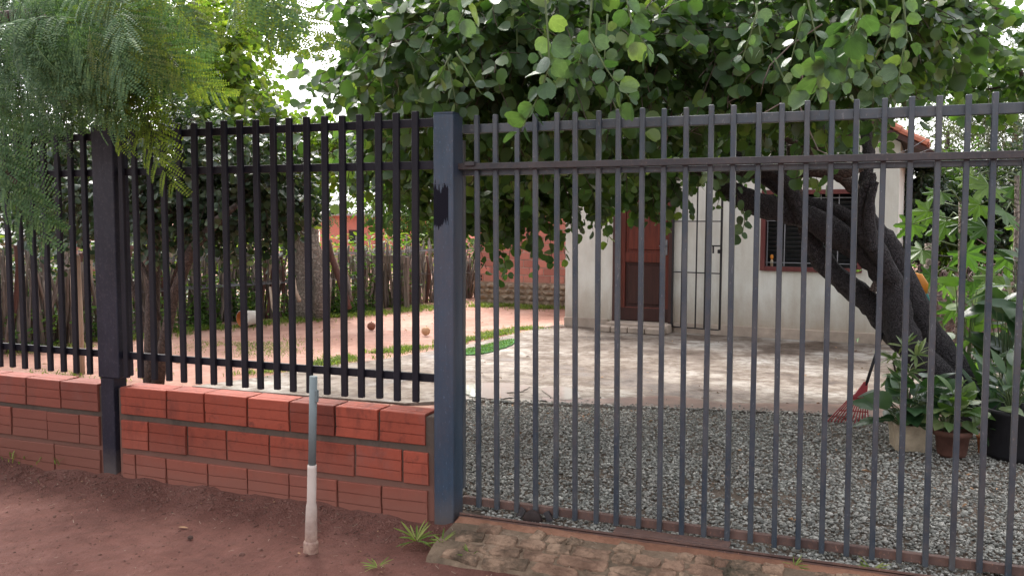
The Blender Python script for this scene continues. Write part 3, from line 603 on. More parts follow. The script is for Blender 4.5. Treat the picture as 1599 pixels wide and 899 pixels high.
tl.add(V, F, False); tme = tl.mesh('roof_tile', M['tile'])
field = MB(); ang = math.atan(sl)
for s_ in (1, -1):
    nr = int((uc + ov) / math.cos(ang) / .33)
    for c_ in range(int((DEP + 2 * fo) / .19)):
        for r_ in range(nr):
            dd = .02 + r_ * .33; u = uc + s_ * dd * math.cos(ang); z = zp + .085 - dd * sl * math.cos(ang); y = -fo + .09 + c_ * .19
            if s_ == 1 and c_ < 12:
                link('roof_tile', tme, rf, loc=(u, y + random.uniform(-.006, .006), z + random.uniform(-.004, .004)), rot=(0, ang - .03, random.uniform(-.02, .02)))
            else:
                mm = Matrix.Translation((u, y, z)) @ Matrix.Rotation(0 if s_ == 1 else math.pi, 4, 'Z') @ Matrix.Rotation(ang - .03, 4, 'Y'); field.add([mm @ Vector(v) for v in tl.v], tl.f)
field.build('tile_field', M['tile'], rf, kind='stuff')

# ------------------------------------------------------------------ red brick building behind
BY = 10.35; bx0, bx1 = -6.12, -3.4
bb = empty('brick_building', ((bx0 + bx1) / 2, BY, 0.08), R(-2), label='unplastered red brick building on a stone base left of the white house', cat='building')
hw = (bx1 - bx0) / 2
b = MB(); b.box((0, .10, 1.65), (2 * hw - .02, .16, 2.5)); b.box((-hw + .1, 2.2, 1.6), (.14, 4.0, 2.4)); b.box((0, 4.2, 1.6), (2 * hw - .02, .14, 2.4)); b.build('mortar', M['mortar_pale'], bb)
zr = .41; row = 0; rh = .1335
while zr < 2.75:
    x = -hw - (0 if row % 2 else .12)
    while x < hw:
        L_ = .255; a, c = max(x, -hw), min(x + L_, hw)
        if c - a > .04:
            q = MB(); q.box((0, 0, 0), (c - a - .014, .13, rh - .014), ch=.004)
            ob = q.build('brick', M['brick_far'], bb, loc=((a + c) / 2, .075 + random.uniform(-.003, .003), zr + rh / 2), rot=(0, 0, random.uniform(-.01, .01)))
            if row % 2 == 0 and a <= -hw + .001:
                q = MB()
                for zz in (-.028, .028):
                    for xx in (-.02, .02): q.box((xx, -.0655, zz), (.026, .004, .036))
                q.build('brick_hole_shade', M['dark'], ob)  # hollows drawn as near-black plates, their shade painted in
        x += L_
    zr += rh; row += 1
b = MB(); b.box((0, .125, .2), (2 * hw + .03, .2, .41)); b.build('footing', M['stone'], bb)
for r_ in range(4):
    x = -hw - .05
    while x < hw:
        L_ = random.uniform(.12, .3); hgt = random.uniform(.08, .12)
        V = IV * np.array([L_ / 2, .09, hgt * .55]) * (1 + rng.uniform(-.15, .15, (len(IV), 1))); q = MB(); q.add([tuple(v) for v in V], IF)
        q.build('stone', M['stone'], bb, loc=(x + L_ / 2, .05 - random.uniform(0, .02), .05 + r_ * .1)); x += L_ * .93
b = MB(); b.box((0, 2.1, 2.86), (2 * hw + .5, 5.0, .06), Matrix.Rotation(R(6), 3, 'X')); b.build('roof', M['tin'], bb)

# ------------------------------------------------------------------ stick fence
sf = empty('stick_fence', (-7.5, 6.5, 0.08), label='rustic fence of weathered upright sticks along the dirt yard', cat='stick fence')
line = [(-9.6, 2.3), (-8.6, 2.75), (-8.5, 3.6), (-8.5, 4.5), (-8.4, 5.4), (-8.3, 6.3), (-7.9, 7.3), (-7.35, 8.2), (-7.15, 9.3), (-6.85, 11.2), (-6.0, 12.8)]
svar = []
for i in range(8):
    q = MB(); h = 1.0; ph = random.uniform(0, 6); q.tube([(0.03 * math.sin(ph + z * 4), 0.03 * math.cos(ph + z * 3), z * h) for z in (-.08, .2, .4, .6, .8, 1.0)], [random.uniform(.02, .034) * (1 - .3 * z) for z in (0, .2, .4, .6, .8, 1)], 6)
    svar.append(q.mesh('stick', M[('stick', 'stick', 'stick', 'stick', 'stick_pale', 'stick', 'redstick', 'stick')[i]]))
cum = 0; P_ = []
for a, c in zip(line[:-1], line[1:]):
    L_ = math.hypot(c[0] - a[0], c[1] - a[1]); n_ = max(1, int(L_ / .052)); P_ += [(a[0] + (c[0] - a[0]) * i / n_, a[1] + (c[1] - a[1]) * i / n_) for i in range(n_)]
random.shuffle(P_)
for (x, y) in P_[:290]:
    near = 1.2 if y < 6.5 else 1.0
    link('stick', random.choice(svar), sf, loc=(x + 7.5 + random.gauss(0, .035), y - 6.5 + random.gauss(0, .035), 0), rot=(random.gauss(0, .09), random.gauss(0, .11), random.uniform(0, 6.3)), scl=(random.uniform(.75, 1.35),) * 2 + (random.uniform(.75, 1.15) * near,))
b = MB()
for k in range(330):
    x, y = random.choice(P_); h = random.uniform(.5, 1.25); tx, ty = random.gauss(0, .14), random.gauss(0, .1); x0, y0 = x + 7.5 - .05 + random.gauss(0, .06), y - 6.5 + random.gauss(0, .06)
    b.tube([(x0, y0, -.05), (x0 + tx * h * .5 + random.gauss(0, .02), y0 + ty * h * .5, h * .5), (x0 + tx * h, y0 + ty * h, h)], [.022, .018, .012], 5)
b.build('stick_bundle', M['stick'], sf, kind='stuff')
b = MB()
for z in (.55, .95):
    b.tube([(x + 7.5 + random.gauss(0, .02), y - 6.5, z + random.gauss(0, .02)) for x, y in P_[::6]], .003, 4)
b.build('wire', M['grey_iron'], sf)
def leaner(px0, py0, px1, py1, Y, r, mat, label, name='pole'):
    a, c = at(px0, py0, Y), at(px1, py1, Y + .15); q = MB(); q.tube([a + (c - a) * t + Vector((random.gauss(0, .012), 0, 0)) - a for t in (0, .25, .5, .75, 1)], [rpx(r, a), rpx(r * .95, a), rpx(r * .9, a), rpx(r * .85, a), rpx(r * .75, a)], 8, jit=.08)
    o = q.build(name, mat, loc=a); return tag(o, label, 'pole')
leaner(432, 512, 420, 448, 5.85, 2.4, M['stick_pale'], 'thin pale stick leaning on the stick fence behind the bucket')
leaner(466, 470, 452, 400, 6.3, 3, M['stick_pale'], 'pale pole leaning on the stick fence below the old trunk')
leaner(545, 482, 508, 375, 7.3, 6, M['redstick'], 'thick reddish pole leaning beside the old gnarled trunk')
leaner(548, 470, 530, 394, 7.5, 4, M['stick'], 'dark straight pole leaning beside the old gnarled trunk')
leaner(512, 375, 540, 478, 7.35, 4.5, M['redstick'], 'second reddish pole crossing behind the thick leaning one')
a = gnd(124, 585, .08); q = MB(); hh = at(118, 398, a.y).z - .08; q.tube([(0, 0, -.05), (.0, 0, hh * .5), (-.01, 0, hh - .02), (-.01, 0, hh)], [.05, .048, .047, .04], 10); o = q.build('wooden_post', M['stick_pale'], loc=a); tag(o, 'pale round wooden post in the grass left of the notched steel post', 'post')
a = at(562, 480, 8.6); q = MB(); q.tube([(0, 0, -.3), (0, 0, .5), (.02, 0, 1.05)], [rpx(9, a)] * 3, 8, jit=.06); o = q.build('wooden_post', M['bark_old'], loc=(a.x, a.y, .1)); tag(o, 'thick grey post standing in the stick fence right of the gnarled trunk', 'post')
bt_ = [at(x, y, 8.9) for x, y in ((550, 405), (632, 405))]; q = MB(); q.bar(bt_[0], bt_[1], .04, .13); q2 = empty('plank_barrier', bt_[0] * .5 + bt_[1] * .5, label='weathered horizontal plank barrier in the gap of the stick fence', cat='barrier')
q = MB(); q.bar(bt_[0] - q2.location, bt_[1] - q2.location, .04, .14, .003); q.build('plank', M['stick'], q2)
for p in bt_: q = MB(); q.box((p.x - q2.location.x, .06, (.1 + p.z) / 2 - q2.location.z), (.07, .07, p.z - .02)); q.build('post', M['stick'], q2)

# ------------------------------------------------------------------ far houses
def far_house(name, label, p0, p1, zt, mat, roofm, dep=5, wins=(), slope=.35, zb=-.3):
    a, c = Vector(p0), Vector(p1); L_ = (c - a).length; an = math.atan2(c.y - a.y, c.x - a.x); t = empty(name, (a.x, a.y, 0), an, label=label, cat='house')
    q = MB(); q.box((L_ / 2, dep / 2, (zt + zb) / 2), (L_, dep, zt - zb)); q.build('wall', mat, t)
    q = MB(); hh = dep / 2 * slope; q.add([(-.3, -.35, zt - .02), (L_ + .3, -.35, zt - .02), (L_ + .3, dep / 2, zt + hh), (-.3, dep / 2, zt + hh), (-.3, dep + .35, zt - .02), (L_ + .3, dep + .35, zt - .02), (-.3, -.35, zt + .06), (L_ + .3, -.35, zt + .06), (L_ + .3, dep / 2, zt + hh + .08), (-.3, dep / 2, zt + hh + .08), (-.3, dep + .35, zt + .06), (L_ + .3, dep + .35, zt + .06)],
        [(0, 1, 2, 3), (3, 2, 5, 4), (9, 8, 7, 6), (10, 11, 8, 9), (0, 6, 7, 1), (4, 5, 11, 10), (0, 3, 9, 6), (3, 4, 10, 9), (1, 7, 8, 2), (2, 8, 11, 5)]); q.build('roof', roofm, t)
    for (u, z, ww, h2) in wins:
        q = MB(); q.box((u, -.01, z), (ww + .1, .06, h2 + .1)); fo_ = q.build('window', M['frame'], t); q = MB(); q.box((u, -.045, z), (ww, .012, h2)); q.build('pane', M['glass'], fo_)
a = at(500, 400, 21); c = at(720, 400, 22); wp = at(551, 370, 21.1)
far_house('brick_house', 'distant red brick house with a small dark window behind the stick fence', (a.x, a.y, 0), (c.x, c.y, 0), at(520, 336, 21).z, M['brick_far'], M['tin'], wins=[((wp.x - a.x), wp.z, rpx(13, wp), rpx(17, wp)), ((wp.x - a.x) + 2.6, wp.z, .3, .4)])
a = at(-60, 400, 6.5); c = at(46, 400, 7.0); far_house('cream_house', 'cream walled house beyond the stick fence at the far left', (a.x, a.y, 0), (c.x, c.y, 0), at(20, 372, 6.5).z, M['cream'], M['tin'], 4)
a = at(48, 360, 10.5); c = at(118, 360, 11.0); far_house('grey_house', 'grey rendered house beyond the stick fence behind feathery leaves', (a.x, a.y, 0), (c.x, c.y, 0), at(80, 325, 10.5).z, M['gwall'], M['tin'], 4)
# brick gate pier with courses
a = at(140, 400, 6.0); bp = empty('brick_pillar', (a.x, a.y, 0.05), R(20), label='orange brick pillar seen just left of the notched post', cat='pillar'); zt = at(140, 345, 6).z
i = 0; z = 0
while z < zt:
    for sx_ in (-.125, .125):
        q = MB(); q.box((sx_ , 0, 0), (.235, .45 - .01 * (i % 2), .1), ch=.006); q.build('brick', M['brick_far'], bp, loc=(random.uniform(-.006, .006), 0, z + .06))
    z += .115; i += 1
q = MB(); q.box((0, 0, zt / 2), (.46, .43, zt)); q.build('mortar', M['mortar_pale'], bp)

# ------------------------------------------------------------------ leaves
LEAF_V = np.array([(0, 0, 0), (.26, .02, .05), (.47, .2, .1), (.53, .47, .1), (.42, .75, .06), (.2, .93, 0), (0, .84, -.05), (-.2, .93, 0), (-.42, .75, .06), (-.53, .47, .1), (-.47, .2, .1), (-.26, .02, .05), (0, .42, -.06)], float)
LEAF_F = [(0, 1, 2, 3, 12), (12, 3, 4, 5, 6), (0, 12, 9, 10, 11), (12, 6, 7, 8, 9)]
OVAL_V = np.array([(0, 0, 0), (.2, .25, .05), (.24, .55, .06), (.12, .85, .0), (0, 1, -.06), (-.12, .85, 0), (-.24, .55, .06), (-.2, .25, .05)], float); OVAL_F = [(0, 1, 2, 3, 4), (0, 4, 5, 6, 7)]
def leaf_mesh(name, pos, dr, nr, size, mat, tv=LEAF_V, tf=LEAF_F, curl=0.0):
    y = nrm(dr); z = nrm(nr - y * np.sum(nr * y, -1, keepdims=True)); x = np.cross(y, z); N = len(pos)
    T = np.broadcast_to(tv, (N,) + tv.shape).copy(); T[:, :, 2] *= rng.uniform(-.6, 2.6, (N, 1)); T[:, :, 2] -= T[:, :, 1] ** 2 * rng.uniform(-.1, .5, (N, 1)); T[:, :, 0] *= rng.uniform(.72, 1.1, (N, 1)); T[:, :, 2] += T[:, :, 0] * T[:, :, 1] * rng.normal(0, .25, (N, 1))
    V = (T[:, :, 0:1] * x[:, None] + T[:, :, 1:2] * y[:, None] + T[:, :, 2:3] * z[:, None]) * size[:, None, None] + pos[:, None]
    return np_mesh(name, V, tf, len(tv), mat)
def twigs(clumps, per, seg_len=.4, leaf=.08, nl=9, droop=.5, face=(0, -.35, .65)):
    """clumps: (x,y,z,rx,ry,rz,weight). Returns leaf arrays and a twig MB"""
    pos = []; dr = []; nr = []; tw = MB()
    for (x, y, z, rx, ry, rz, wgt) in clumps:
        for _ in range(max(1, int(per * wgt))):
            u = nrm(rng.normal(size=3)); rr = rng.random() ** .45; p = np.array([x, y, z]) + u * np.array([rx, ry, rz]) * rr
            d = nrm(u * .7 + rng.normal(size=3) * .5 + np.array([0, 0, .1])); L_ = seg_len * rng.uniform(.6, 1.3); pts = [p]; st = L_ / nl
            for i in range(nl):
                d = nrm(d + np.array([0, 0, -droop * st / seg_len * 1.6]) + rng.normal(size=3) * .12); p = p + d * st; pts.append(p)
                sd_ = nrm(np.cross(d, [0, 0, 1.0]) + 1e-6) * (1 if i % 2 else -1)
                ld = nrm(sd_ * .8 + d * .5 + np.array([0, 0, -.35]) + rng.normal(size=3) * .3); pos.append(p + ld * .012); dr.append(ld); nr.append(np.array(face) + rng.normal(size=3) * .5)
            tw.tube(pts[::2] + ([pts[-1]] if nl % 2 else []), [.0035, .003, .003, .0025, .0025, .002, .002][:len(pts[::2]) + (nl % 2)] if False else .0026, 3, cap=False)
    return np.array(pos), np.array(dr), np.array(nr), leaf * rng.uniform(.65, 1.2, len(pos)), tw
def blob(px, py, Y, r, wgt=1.0, sq=1.0, rpxl=True):
    p = at(px, py, Y); rr = rpx(r, p); return (p.x, p.y, p.z, rr, max(rr, .35) * 1.0, rr * sq, wgt)
def limb(mb, pts, Y, jit=.05, n=10, sub=4):
    """pts (px,py,rpx[,dY])"""
    C = []
    for q in pts:
        p = at(q[0], q[1], Y + (q[3] if len(q) > 3 else 0)); C.append((p, rpx(q[2], p)))
    out = []; rad = []
    for i in range(len(C) - 1):
        p0, p1, p2, p3 = C[max(i - 1, 0)][0], C[i][0], C[i + 1][0], C[min(i + 2, len(C) - 1)][0]
        for j in range(sub):
            t = j / sub; out.append(0.5 * ((2 * p1) + (p2 - p0) * t + (2 * p0 - 5 * p1 + 4 * p2 - p3) * t * t + (3 * p1 - p0 - 3 * p2 + p3) * t ** 3)); rad.append((C[i][1] * (1 - t) + C[i + 1][1] * t) * random.uniform(.82, 1.0))
    out.append(C[-1][0]); rad.append(C[-1][1]); mb.tube(out, rad, n, jit=jit); return out

# ------------------------------------------------------------------ the leaning tree
TY = 3.3
tree = empty('leaning_tree', gnd(1545, 640, .1), label='big dark barked tree leaning left over the driveway with round leaves', cat='tree'); T0 = tree.location.copy()
def child(o): o.parent = tree; o.location = o.location - T0; return o
b = MB(); limb(b, [(1580, 672, 30), (1530, 612, 24), (1490, 568, 22), (1463, 535, 21.5), (1429, 474, 21), (1402, 412, 20), (1378, 372, 19), (1356, 348, 17), (1345, 322, 14), (1350, 290, 12), (1354, 262, 11), (1356, 230, 10, .1), (1345, 180, 9, .2), (1320, 110, 8, .3), (1300, 30, 7, .4), (1290, -60, 5, .4)], TY, .06, 14)
child(b.build('trunk', M['bark']))
def tlimb(pts, Y=TY, n=10, mat='bark'):
    q = MB(); limb(q, pts, Y, .06, n); return child(q.build('limb', M[mat]))
tlimb([(1535, 672, 24), (1486, 606, 24), (1440, 562, 25), (1408, 520, 27), (1398, 478, 25), (1387, 438, 22), (1361, 403, 22), (1319, 375, 22), (1277, 347, 22), (1225, 329, 21), (1183, 319, 20), (1146, 300, 18), (1120, 276, 14, .1), (1070, 232, 11, .2), (1010, 170, 9, .3), (960, 110, 7, .4), (930, 40, 6, .5)], TY - .22, 12)
tlimb([(1412, 540, 18), (1382, 506, 20), (1361, 477, 20), (1329, 449, 19), (1298, 423, 19), (1277, 396, 18), (1264, 366, 16), (1250, 338, 12)], TY - .1, 11)
tlimb([(1396, 440, 15), (1376, 400, 16), (1354, 368, 17), (1345, 335, 16), (1350, 300, 12), (1361, 280, 8), (1362, 270, 5)], TY - .34, 10)
tlimb([(1362, 392, 11), (1357, 350, 11), (1358, 318, 9), (1364, 296, 6), (1370, 284, 3)], TY - .40, 8)
tlimb([(1340, 350, 14), (1305, 330, 14), (1270, 320, 13), (1235, 306, 11), (1195, 280, 9), (1155, 250, 7), (1120, 205, 5), (1100, 150, 3)], TY - .05, 9)
tlimb([(1345, 318, 10), (1335, 297, 10), (1316, 279, 9.5), (1293, 271, 9), (1251, 268, 9), (1188, 271, 8), (1120, 273, 6.5, .1), (1040, 262, 5, .1), (960, 270, 4, .1)], TY - .25, 8, 'bark_brown')
tlimb([(1255, 345, 15), (1240, 310, 13), (1222, 280, 12), (1190, 262, 11), (1155, 245, 11), (1130, 200, 9), (1112, 150, 7), (1092, 95, 6, -.4), (1075, 40, 5, -.7), (1050, -20, 4, -.8)], TY - .3, 8)
tlimb([(1250, 330, 12), (1238, 270, 10), (1235, 200, 9), (1233, 140, 8), (1215, 85, 7, -.3), (1208, 20, 6, -.5), (1200, -50, 4, -.6)], TY - .15, 8, 'bark_brown')
tlimb([(1230, 230, 6), (1262, 232, 5), (1300, 222, 5), (1340, 205, 4)], TY - .25, 6, 'bark_brown')
tlimb([(1345, 260, 9), (1320, 270, 8), (1290, 255, 7), (1240, 222, 6), (1200, 205, 5)], TY - .5, 6, 'bark_brown')
tlimb([(1350, 200, 7), (1420, 120, 6, .2), (1500, 50, 5, .4), (1560, 10, 4, .5)], TY, 6, 'bark_brown')
tlimb([(1083, 80, 5), (1130, 60, 4), (1180, 30, 3)], TY - 1.2, 6, 'bark_brown')
q = MB(); q.box((0, 0, 0), (.05, .05, .08), Matrix.Rotation(.4, 3, 'Y'), ch=.005); o = q.build('limb_stub', M['bark_brown']); o.location = at(1366, 447, TY - .3); child(o)
# crown clumps (world positions)
crown = []
for (px, py, Y, r, wg) in [(610, 235, 2.4, 45, .6), (650, 255, 2.6, 42, .6), (575, 215, 2.6, 32, .3), (640, 200, 2.2, 50, .7), (1270, 195, 3.7, 38, .35), (1200, 205, 3.7, 36, .35), (1230, 165, 4.2, 50, .6), (1300, 160, 4.3, 45, .5), (1170, 185, 4.2, 45, .5), (1090, 215, 4.0, 45, .6), (640, 40, .9, 95, 1.1), (620, 130, 1.6, 85, 1.0), (730, 60, .6, 105, 1.2), (720, 160, 1.2, 80, .9), (840, 50, .6, 115, 1.2), (830, 160, 1.3, 85, .9), (950, 40, .8, 110, 1.1), (950, 150, 1.7, 80, .8), (1060, 30, 1.2, 105, 1.0), (1050, 130, 2.0, 70, .6), (1180, 30, 1.2, 100, 1.0), (1180, 100, 2.2, 60, .5), (1290, 30, 1.2, 100, 1.0), (1300, 100, 1.6, 70, .7), (1390, 50, 2.2, 70, .9), (1380, -10, 1.5, 80, .9), (1450, 40, 2.6, 45, .5),
        (760, 260, 2.4, 75, .9), (765, 310, 2.6, 45, .6), (840, 260, 2.6, 75, .9), (930, 240, 3.0, 55, .6), (1010, 232, 3.2, 50, .5), (880, 265, 2.8, 42, .45), (960, 272, 3.0, 34, .35), (1035, 262, 3.1, 30, .3), (1105, 255, 3.0, 24, .2), (820, 295, 2.7, 26, .2), (1100, 200, 3.3, 45, .4),
        (900, -60, 2.5, 170, 1.2), (1150, -60, 3, 170, 1.2), (700, -60, 2.2, 150, 1.1), (1350, -70, 3, 150, 1.0), (780, 190, 3.6, 110, 1.1), (900, 120, 3.8, 140, 1.3), (1060, 100, 4.2, 130, 1.2), (1200, 60, 4.4, 130, 1.0), (680, 90, 3.4, 120, 1.0), (1000, 200, 4.4, 90, .8), (1310, 40, 4.4, 110, .8)]:
    crown.append(blob(px, py, Y, r, wg))
p_, d_, n_, s_, tw = twigs(crown, 82, .42, .08, 9)
child(link('foliage', leaf_mesh('foliage', p_, d_, n_, s_, M['leaf']), kind='stuff')); child(tw.build('twigs', M['twig'], kind='stuff'))
# leaves that can be picked apart, on their own branchlets
def front_leaf(name, stops):
    m = Mat(name); o_ = m.n('ShaderNodeObjectInfo'); c = m.ramp(o_.outputs['Random'], stops); x = m.sep('Object'); an = m.math('ARCTAN2', x[0], m.math('ADD', x[1], .06))
    vein = m.math('LESS_THAN', m.math('ABSOLUTE', m.math('SINE', m.math('MULTIPLY', an, 6.0))), .085)
    off = m.n('ShaderNodeVectorMath'); off.operation = 'ADD'; m.l(m.tc.outputs['Object'], off.inputs[0]); cx = m.n('ShaderNodeCombineXYZ'); m.l(m.math('MULTIPLY', o_.outputs['Random'], 37.0), cx.inputs[0]); m.l(cx.outputs[0], off.inputs[1])
    nz = m.noise(2.2, 5, .7, vec=off.outputs[0]); c = m.mix(m.fac(nz, .35, .65), m.mix(1.0, c, (.7, .72, .7), 'MULTIPLY'), c)
    c = m.mix(m.math('MULTIPLY', vein, .5), c, m.mix(1.0, c, (1.7, 1.6, 1.5), 'MULTIPLY')); c = m.mix(m.fac(nz, .70, .74), c, (.13, .085, .04))
    m.col(c).rough(.36, .5).bump(m.math('SUBTRACT', nz, m.math('MULTIPLY', vein, .3)), .4, .01)
    t = m.n('ShaderNodeBsdfTranslucent'); y = m.n('ShaderNodeMixShader'); y.inputs[0].default_value = .34; m.l(m.mix(1.0, c, (1.5, 1.7, .6), 'MULTIPLY'), t.inputs[0]); m.l(m.b.outputs[0], y.inputs[1]); m.l(t.outputs[0], y.inputs[2]); m.l(y.outputs[0], m.o.inputs[0]); return m.m
M['leaf_front'] = front_leaf('veined_round_leaf', [(0, (0.036, 0.078, 0.034)), (0.55, (0.066, 0.122, 0.056)), (0.88, (0.105, 0.17, 0.07)), (1, (0.2, 0.26, 0.1))])
lv = []
for i in range(10):
    lv.append(leaf_mesh('leaf', np.zeros((1, 3)), np.array([[0, 1., 0]]), np.array([[0, 0, 1.]]), np.array([1.0]), M['leaf_front']))
NLEAF = 0
def place_leaf(par, base, pos, d, n, size):
    global NLEAF
    y = Vector(d).normalized(); z = Vector(n); z = (z - y * z.dot(y)).normalized(); x = y.cross(z)
    o = bpy.data.objects.new('leaf', random.choice(lv)); COL.objects.link(o); o.parent = par
    o.matrix_local = Matrix.Translation(Vector(pos) - base) @ Matrix((x, y, z)).transposed().to_4x4() @ Matrix.Scale(size, 4); NLEAF += 1
def branchlet(pts, Y, nl, size, dY=0.0):
    C = [at(x, y, Y + dY * i) for i, (x, y) in enumerate(pts)]; q = MB(); base = C[0]
    pth = []
    for i in range(len(C) - 1):
        for j in range(4): pth.append(C[i].lerp(C[i + 1], j / 4))
    pth.append(C[-1]); q.tube([p - base for p in pth], [.005 - .003 * i / len(pth) for i in range(len(pth))], 5)
    o = q.build('branch', M['twig_green'], loc=base); child(o)
    for k in range(nl):
        t = (.12 + .88 * k / max(1, nl - 1)) * (len(pth) - 1); i = min(int(t), len(pth) - 2); p = pth[i].lerp(pth[i + 1], t - i); d = (pth[i + 1] - pth[i]).normalized()
        sd_ = d.cross(Vector((0, -1, .2))).normalized() * (1 if k % 2 else -1); ld = (sd_ * .8 + d * .45 + Vector((random.gauss(0, .25), random.gauss(0, .3), -.3 + random.gauss(0, .2)))).normalized()
        nn = Vector((random.gauss(0, .7), -.55 + random.gauss(0, .6), .5 + random.gauss(0, .55)))
        place_leaf(o, base, p + ld * .015, ld, nn, size * random.uniform(.75, 1.15))
branchlet([(850, -20), (856, 60), (858, 100), (846, 140), (830, 172), (812, 205)], -.42, 14, .085)
branchlet([(925, -20), (920, 60), (945, 105), (962, 130), (985, 155)], -.35, 12, .072)
branchlet([(975, -20), (985, 30), (1000, 60), (1020, 85)], -.4, 9, .075)
branchlet([(730, -30), (728, 10), (715, 40)], -.45, 6, .09)
branchlet([(640, 90), (650, 120), (645, 150), (660, 168)], .2, 7, .078)
branchlet([(630, 60), (650, 80), (665, 95)], .1, 6, .078)
branchlet([(1340, -20), (1345, 20), (1335, 45), (1320, 60)], -.1, 8, .1)
branchlet([(1305, 60), (1300, 95), (1285, 110), (1268, 145)], .1, 8, .092)
for i in range(34):
    px, py = random.uniform(980, 1390), random.uniform(-10, 150); Yb = random.uniform(.6, 2.2); C = [at(px, py, Yb)]
    for k in range(4): C.append(C[-1] + Vector((random.gauss(0, .07), random.gauss(0, .06), -random.uniform(.02, .12))))
    q = MB(); q.tube([c - C[0] for c in C], [.0045, .004, .0035, .003, .002], 5); child(q.build('bare_twig', M['twig_bare'], loc=C[0]))
branchlet([(1160, 325), (1163, 345), (1158, 368)], 2.8, 6, .075)
for pts_ in ([(1290, 160), (1296, 200), (1305, 235)], [(1335, 180), (1330, 212), (1322, 240)], [(1235, 170), (1245, 210), (1255, 250)], [(1195, 180), (1190, 220), (1180, 262)], [(1150, 190), (1155, 230), (1168, 268)], [(1375, 150), (1368, 185), (1362, 215)]):
    branchlet(pts_, random.uniform(2.2, 2.8), 6, .1)
for i in range(30):
    px, py = random.choice((random.uniform(570, 1000), random.uniform(1180, 1420))), random.uniform(-40, 110); L_ = random.uniform(50, 95); dx = random.uniform(-40, 40)
    branchlet([(px, py), (px + dx * .5, py + L_ * .5), (px + dx, py + L_)], random.uniform(-.3, .5) + max(0, (px - 1250) / 300), 7, random.uniform(.052, .072))

# ------------------------------------------------------------------ feathery tree at the left, in front of the railing
ft = empty('feathery_tree', (-5.6, -0.9, 0), label='tree with feathery fern like fronds hanging over the railing at the left', cat='tree'); F0 = ft.location.copy()
b = MB(); b.tube([(0, 0, -.05), (.05, .02, .8), (-.05, 0, 1.6), (.1, .05, 2.4), (.3, .1, 3.2)], [.13, .12, .11, .1, .07], 12, jit=.05); b.build('trunk', M['bark_brown'], ft)
def flimb(pts, Ys, r):
    C = [Vector(q) for q in pts]; q = MB(); q.tube([c - F0 for c in C], [r * (1 - .7 * i / len(C)) for i in range(len(C))], 7, jit=.05); q.build('limb', M['bark_brown'], ft)
flimb([(-5.5, -.85, 2.2), at(-30, 30, -.75), at(60, 20, -.75), at(100, 70, -.7), at(135, 110, -.65)], 0, .035)
flimb([(-5.3, -.8, 3.0), at(20, -60, -.7), at(120, -30, -.7), at(220, 5, -.6), at(240, 60, -.6)], 0, .03)
flimb([(-5.5, -.9, 1.9), at(-40, 130, -.95), at(0, 255, -1.0), at(25, 285, -1.0)], 0, .02)
def frond(n_p, L_, curl):
    rach = MB(); cv = lambda t: np.array([.02 * math.sin(t * 3), t * L_, -curl * L_ * t * t]); pts = [cv(t) for t in np.linspace(0, 1, 9)]; rach.tube(pts, [.0025 - .0015 * i / 8 for i in range(9)], 4)
    lf = []
    for i in range(n_p):
        t = .15 + .85 * i / (n_p - 1); c = cv(t); pl = L_ * rng.uniform(.36, .46) * (.75 + .3 * math.sin(math.pi * t)) * (.8 if t > .95 else 1)
        for s in (-1, 1):
            d = nrm(np.array([s * 1.0, .45 + .9 * t ** 2 + rng.normal(0, .12), -.35 - .5 * rng.random()])); m_ = max(7, int(pl / .0105)); tw_ = nrm(np.array([0, 0, 1.0]) + rng.normal(0, .13, 3))
            for k in range(m_):
                u = (k + 1) / m_; p = c + d * pl * u + np.array([0, 0, -.3 * pl * u * u]); side = nrm(np.cross(d, tw_)); ll = .0225 * (1 - .55 * abs(u - .42) * 1.4)
                for s2 in (-1, 1):
                    q = nrm(side * s2 + d * .38 + rng.normal(0, .06, 3)); wv = nrm(np.cross(q, tw_)) * .0056; lf.append([p, p + q * ll * .45 + wv, p + q * ll, p + q * ll * .45 - wv])
    for a in np.array(lf): rach.add([tuple(x) for x in a], [(0, 1, 2, 3)])
    return rach.mesh('frond', M['leaf_feather'])
M['leaf_feather_backlit'] = leafmat('backlit_feathery_leaf', [(0, (0.07, 0.10, 0.03)), (0.6, (0.12, 0.15, 0.035)), (1, (0.17, 0.19, 0.05))], 0.5, 0.5, 0.3)  # backlight on the right-hand fronds put into a yellower colour
fv = [frond(7, .30, .3), frond(8, .34, .5), frond(6, .26, .2), frond(8, .36, .75), frond(7, .31, .1)]
fy = []
for me_ in fv: m2 = me_.copy(); m2.materials[0] = M['leaf_feather_backlit']; fy.append(m2)
fb = [blob(40, 20, .2, 90, 1), blob(20, 60, -.1, 75, 1), blob(110, 40, 0, 75, 1), blob(180, 30, .2, 60, .8), blob(60, 90, -.1, 60, 1), blob(150, 70, .1, 55, .9), blob(205, 60, .2, 36, .4), blob(90, -30, 0, 80, 1)]
fp, fd, fn, fs, ftw = twigs(fb, 105, .3, .034, 16, .4); link('foliage', leaf_mesh('foliage', fp - np.array(F0), fd, fn, fs, M['leaf_feather_fill'], OVAL_V, OVAL_F), ft, kind='stuff'); ftw.v = [tuple(Vector(v) - F0) for v in ftw.v]; ftw.build('twigs', M['twig'], ft, kind='stuff')
def put_frond(p, d, nn, s=1.0, yel=False):
    y = Vector(d).normalized(); z = Vector(nn); z = (z - y * z.dot(y)).normalized(); x = y.cross(z); o = bpy.data.objects.new('frond', random.choice(fy if yel or random.random() < .12 else fv)); COL.objects.link(o); o.parent = ft
    o.matrix_local = Matrix.Translation(Vector(p) - F0) @ Matrix((x, y, z)).transposed().to_4x4() @ Matrix.Scale(s, 4)
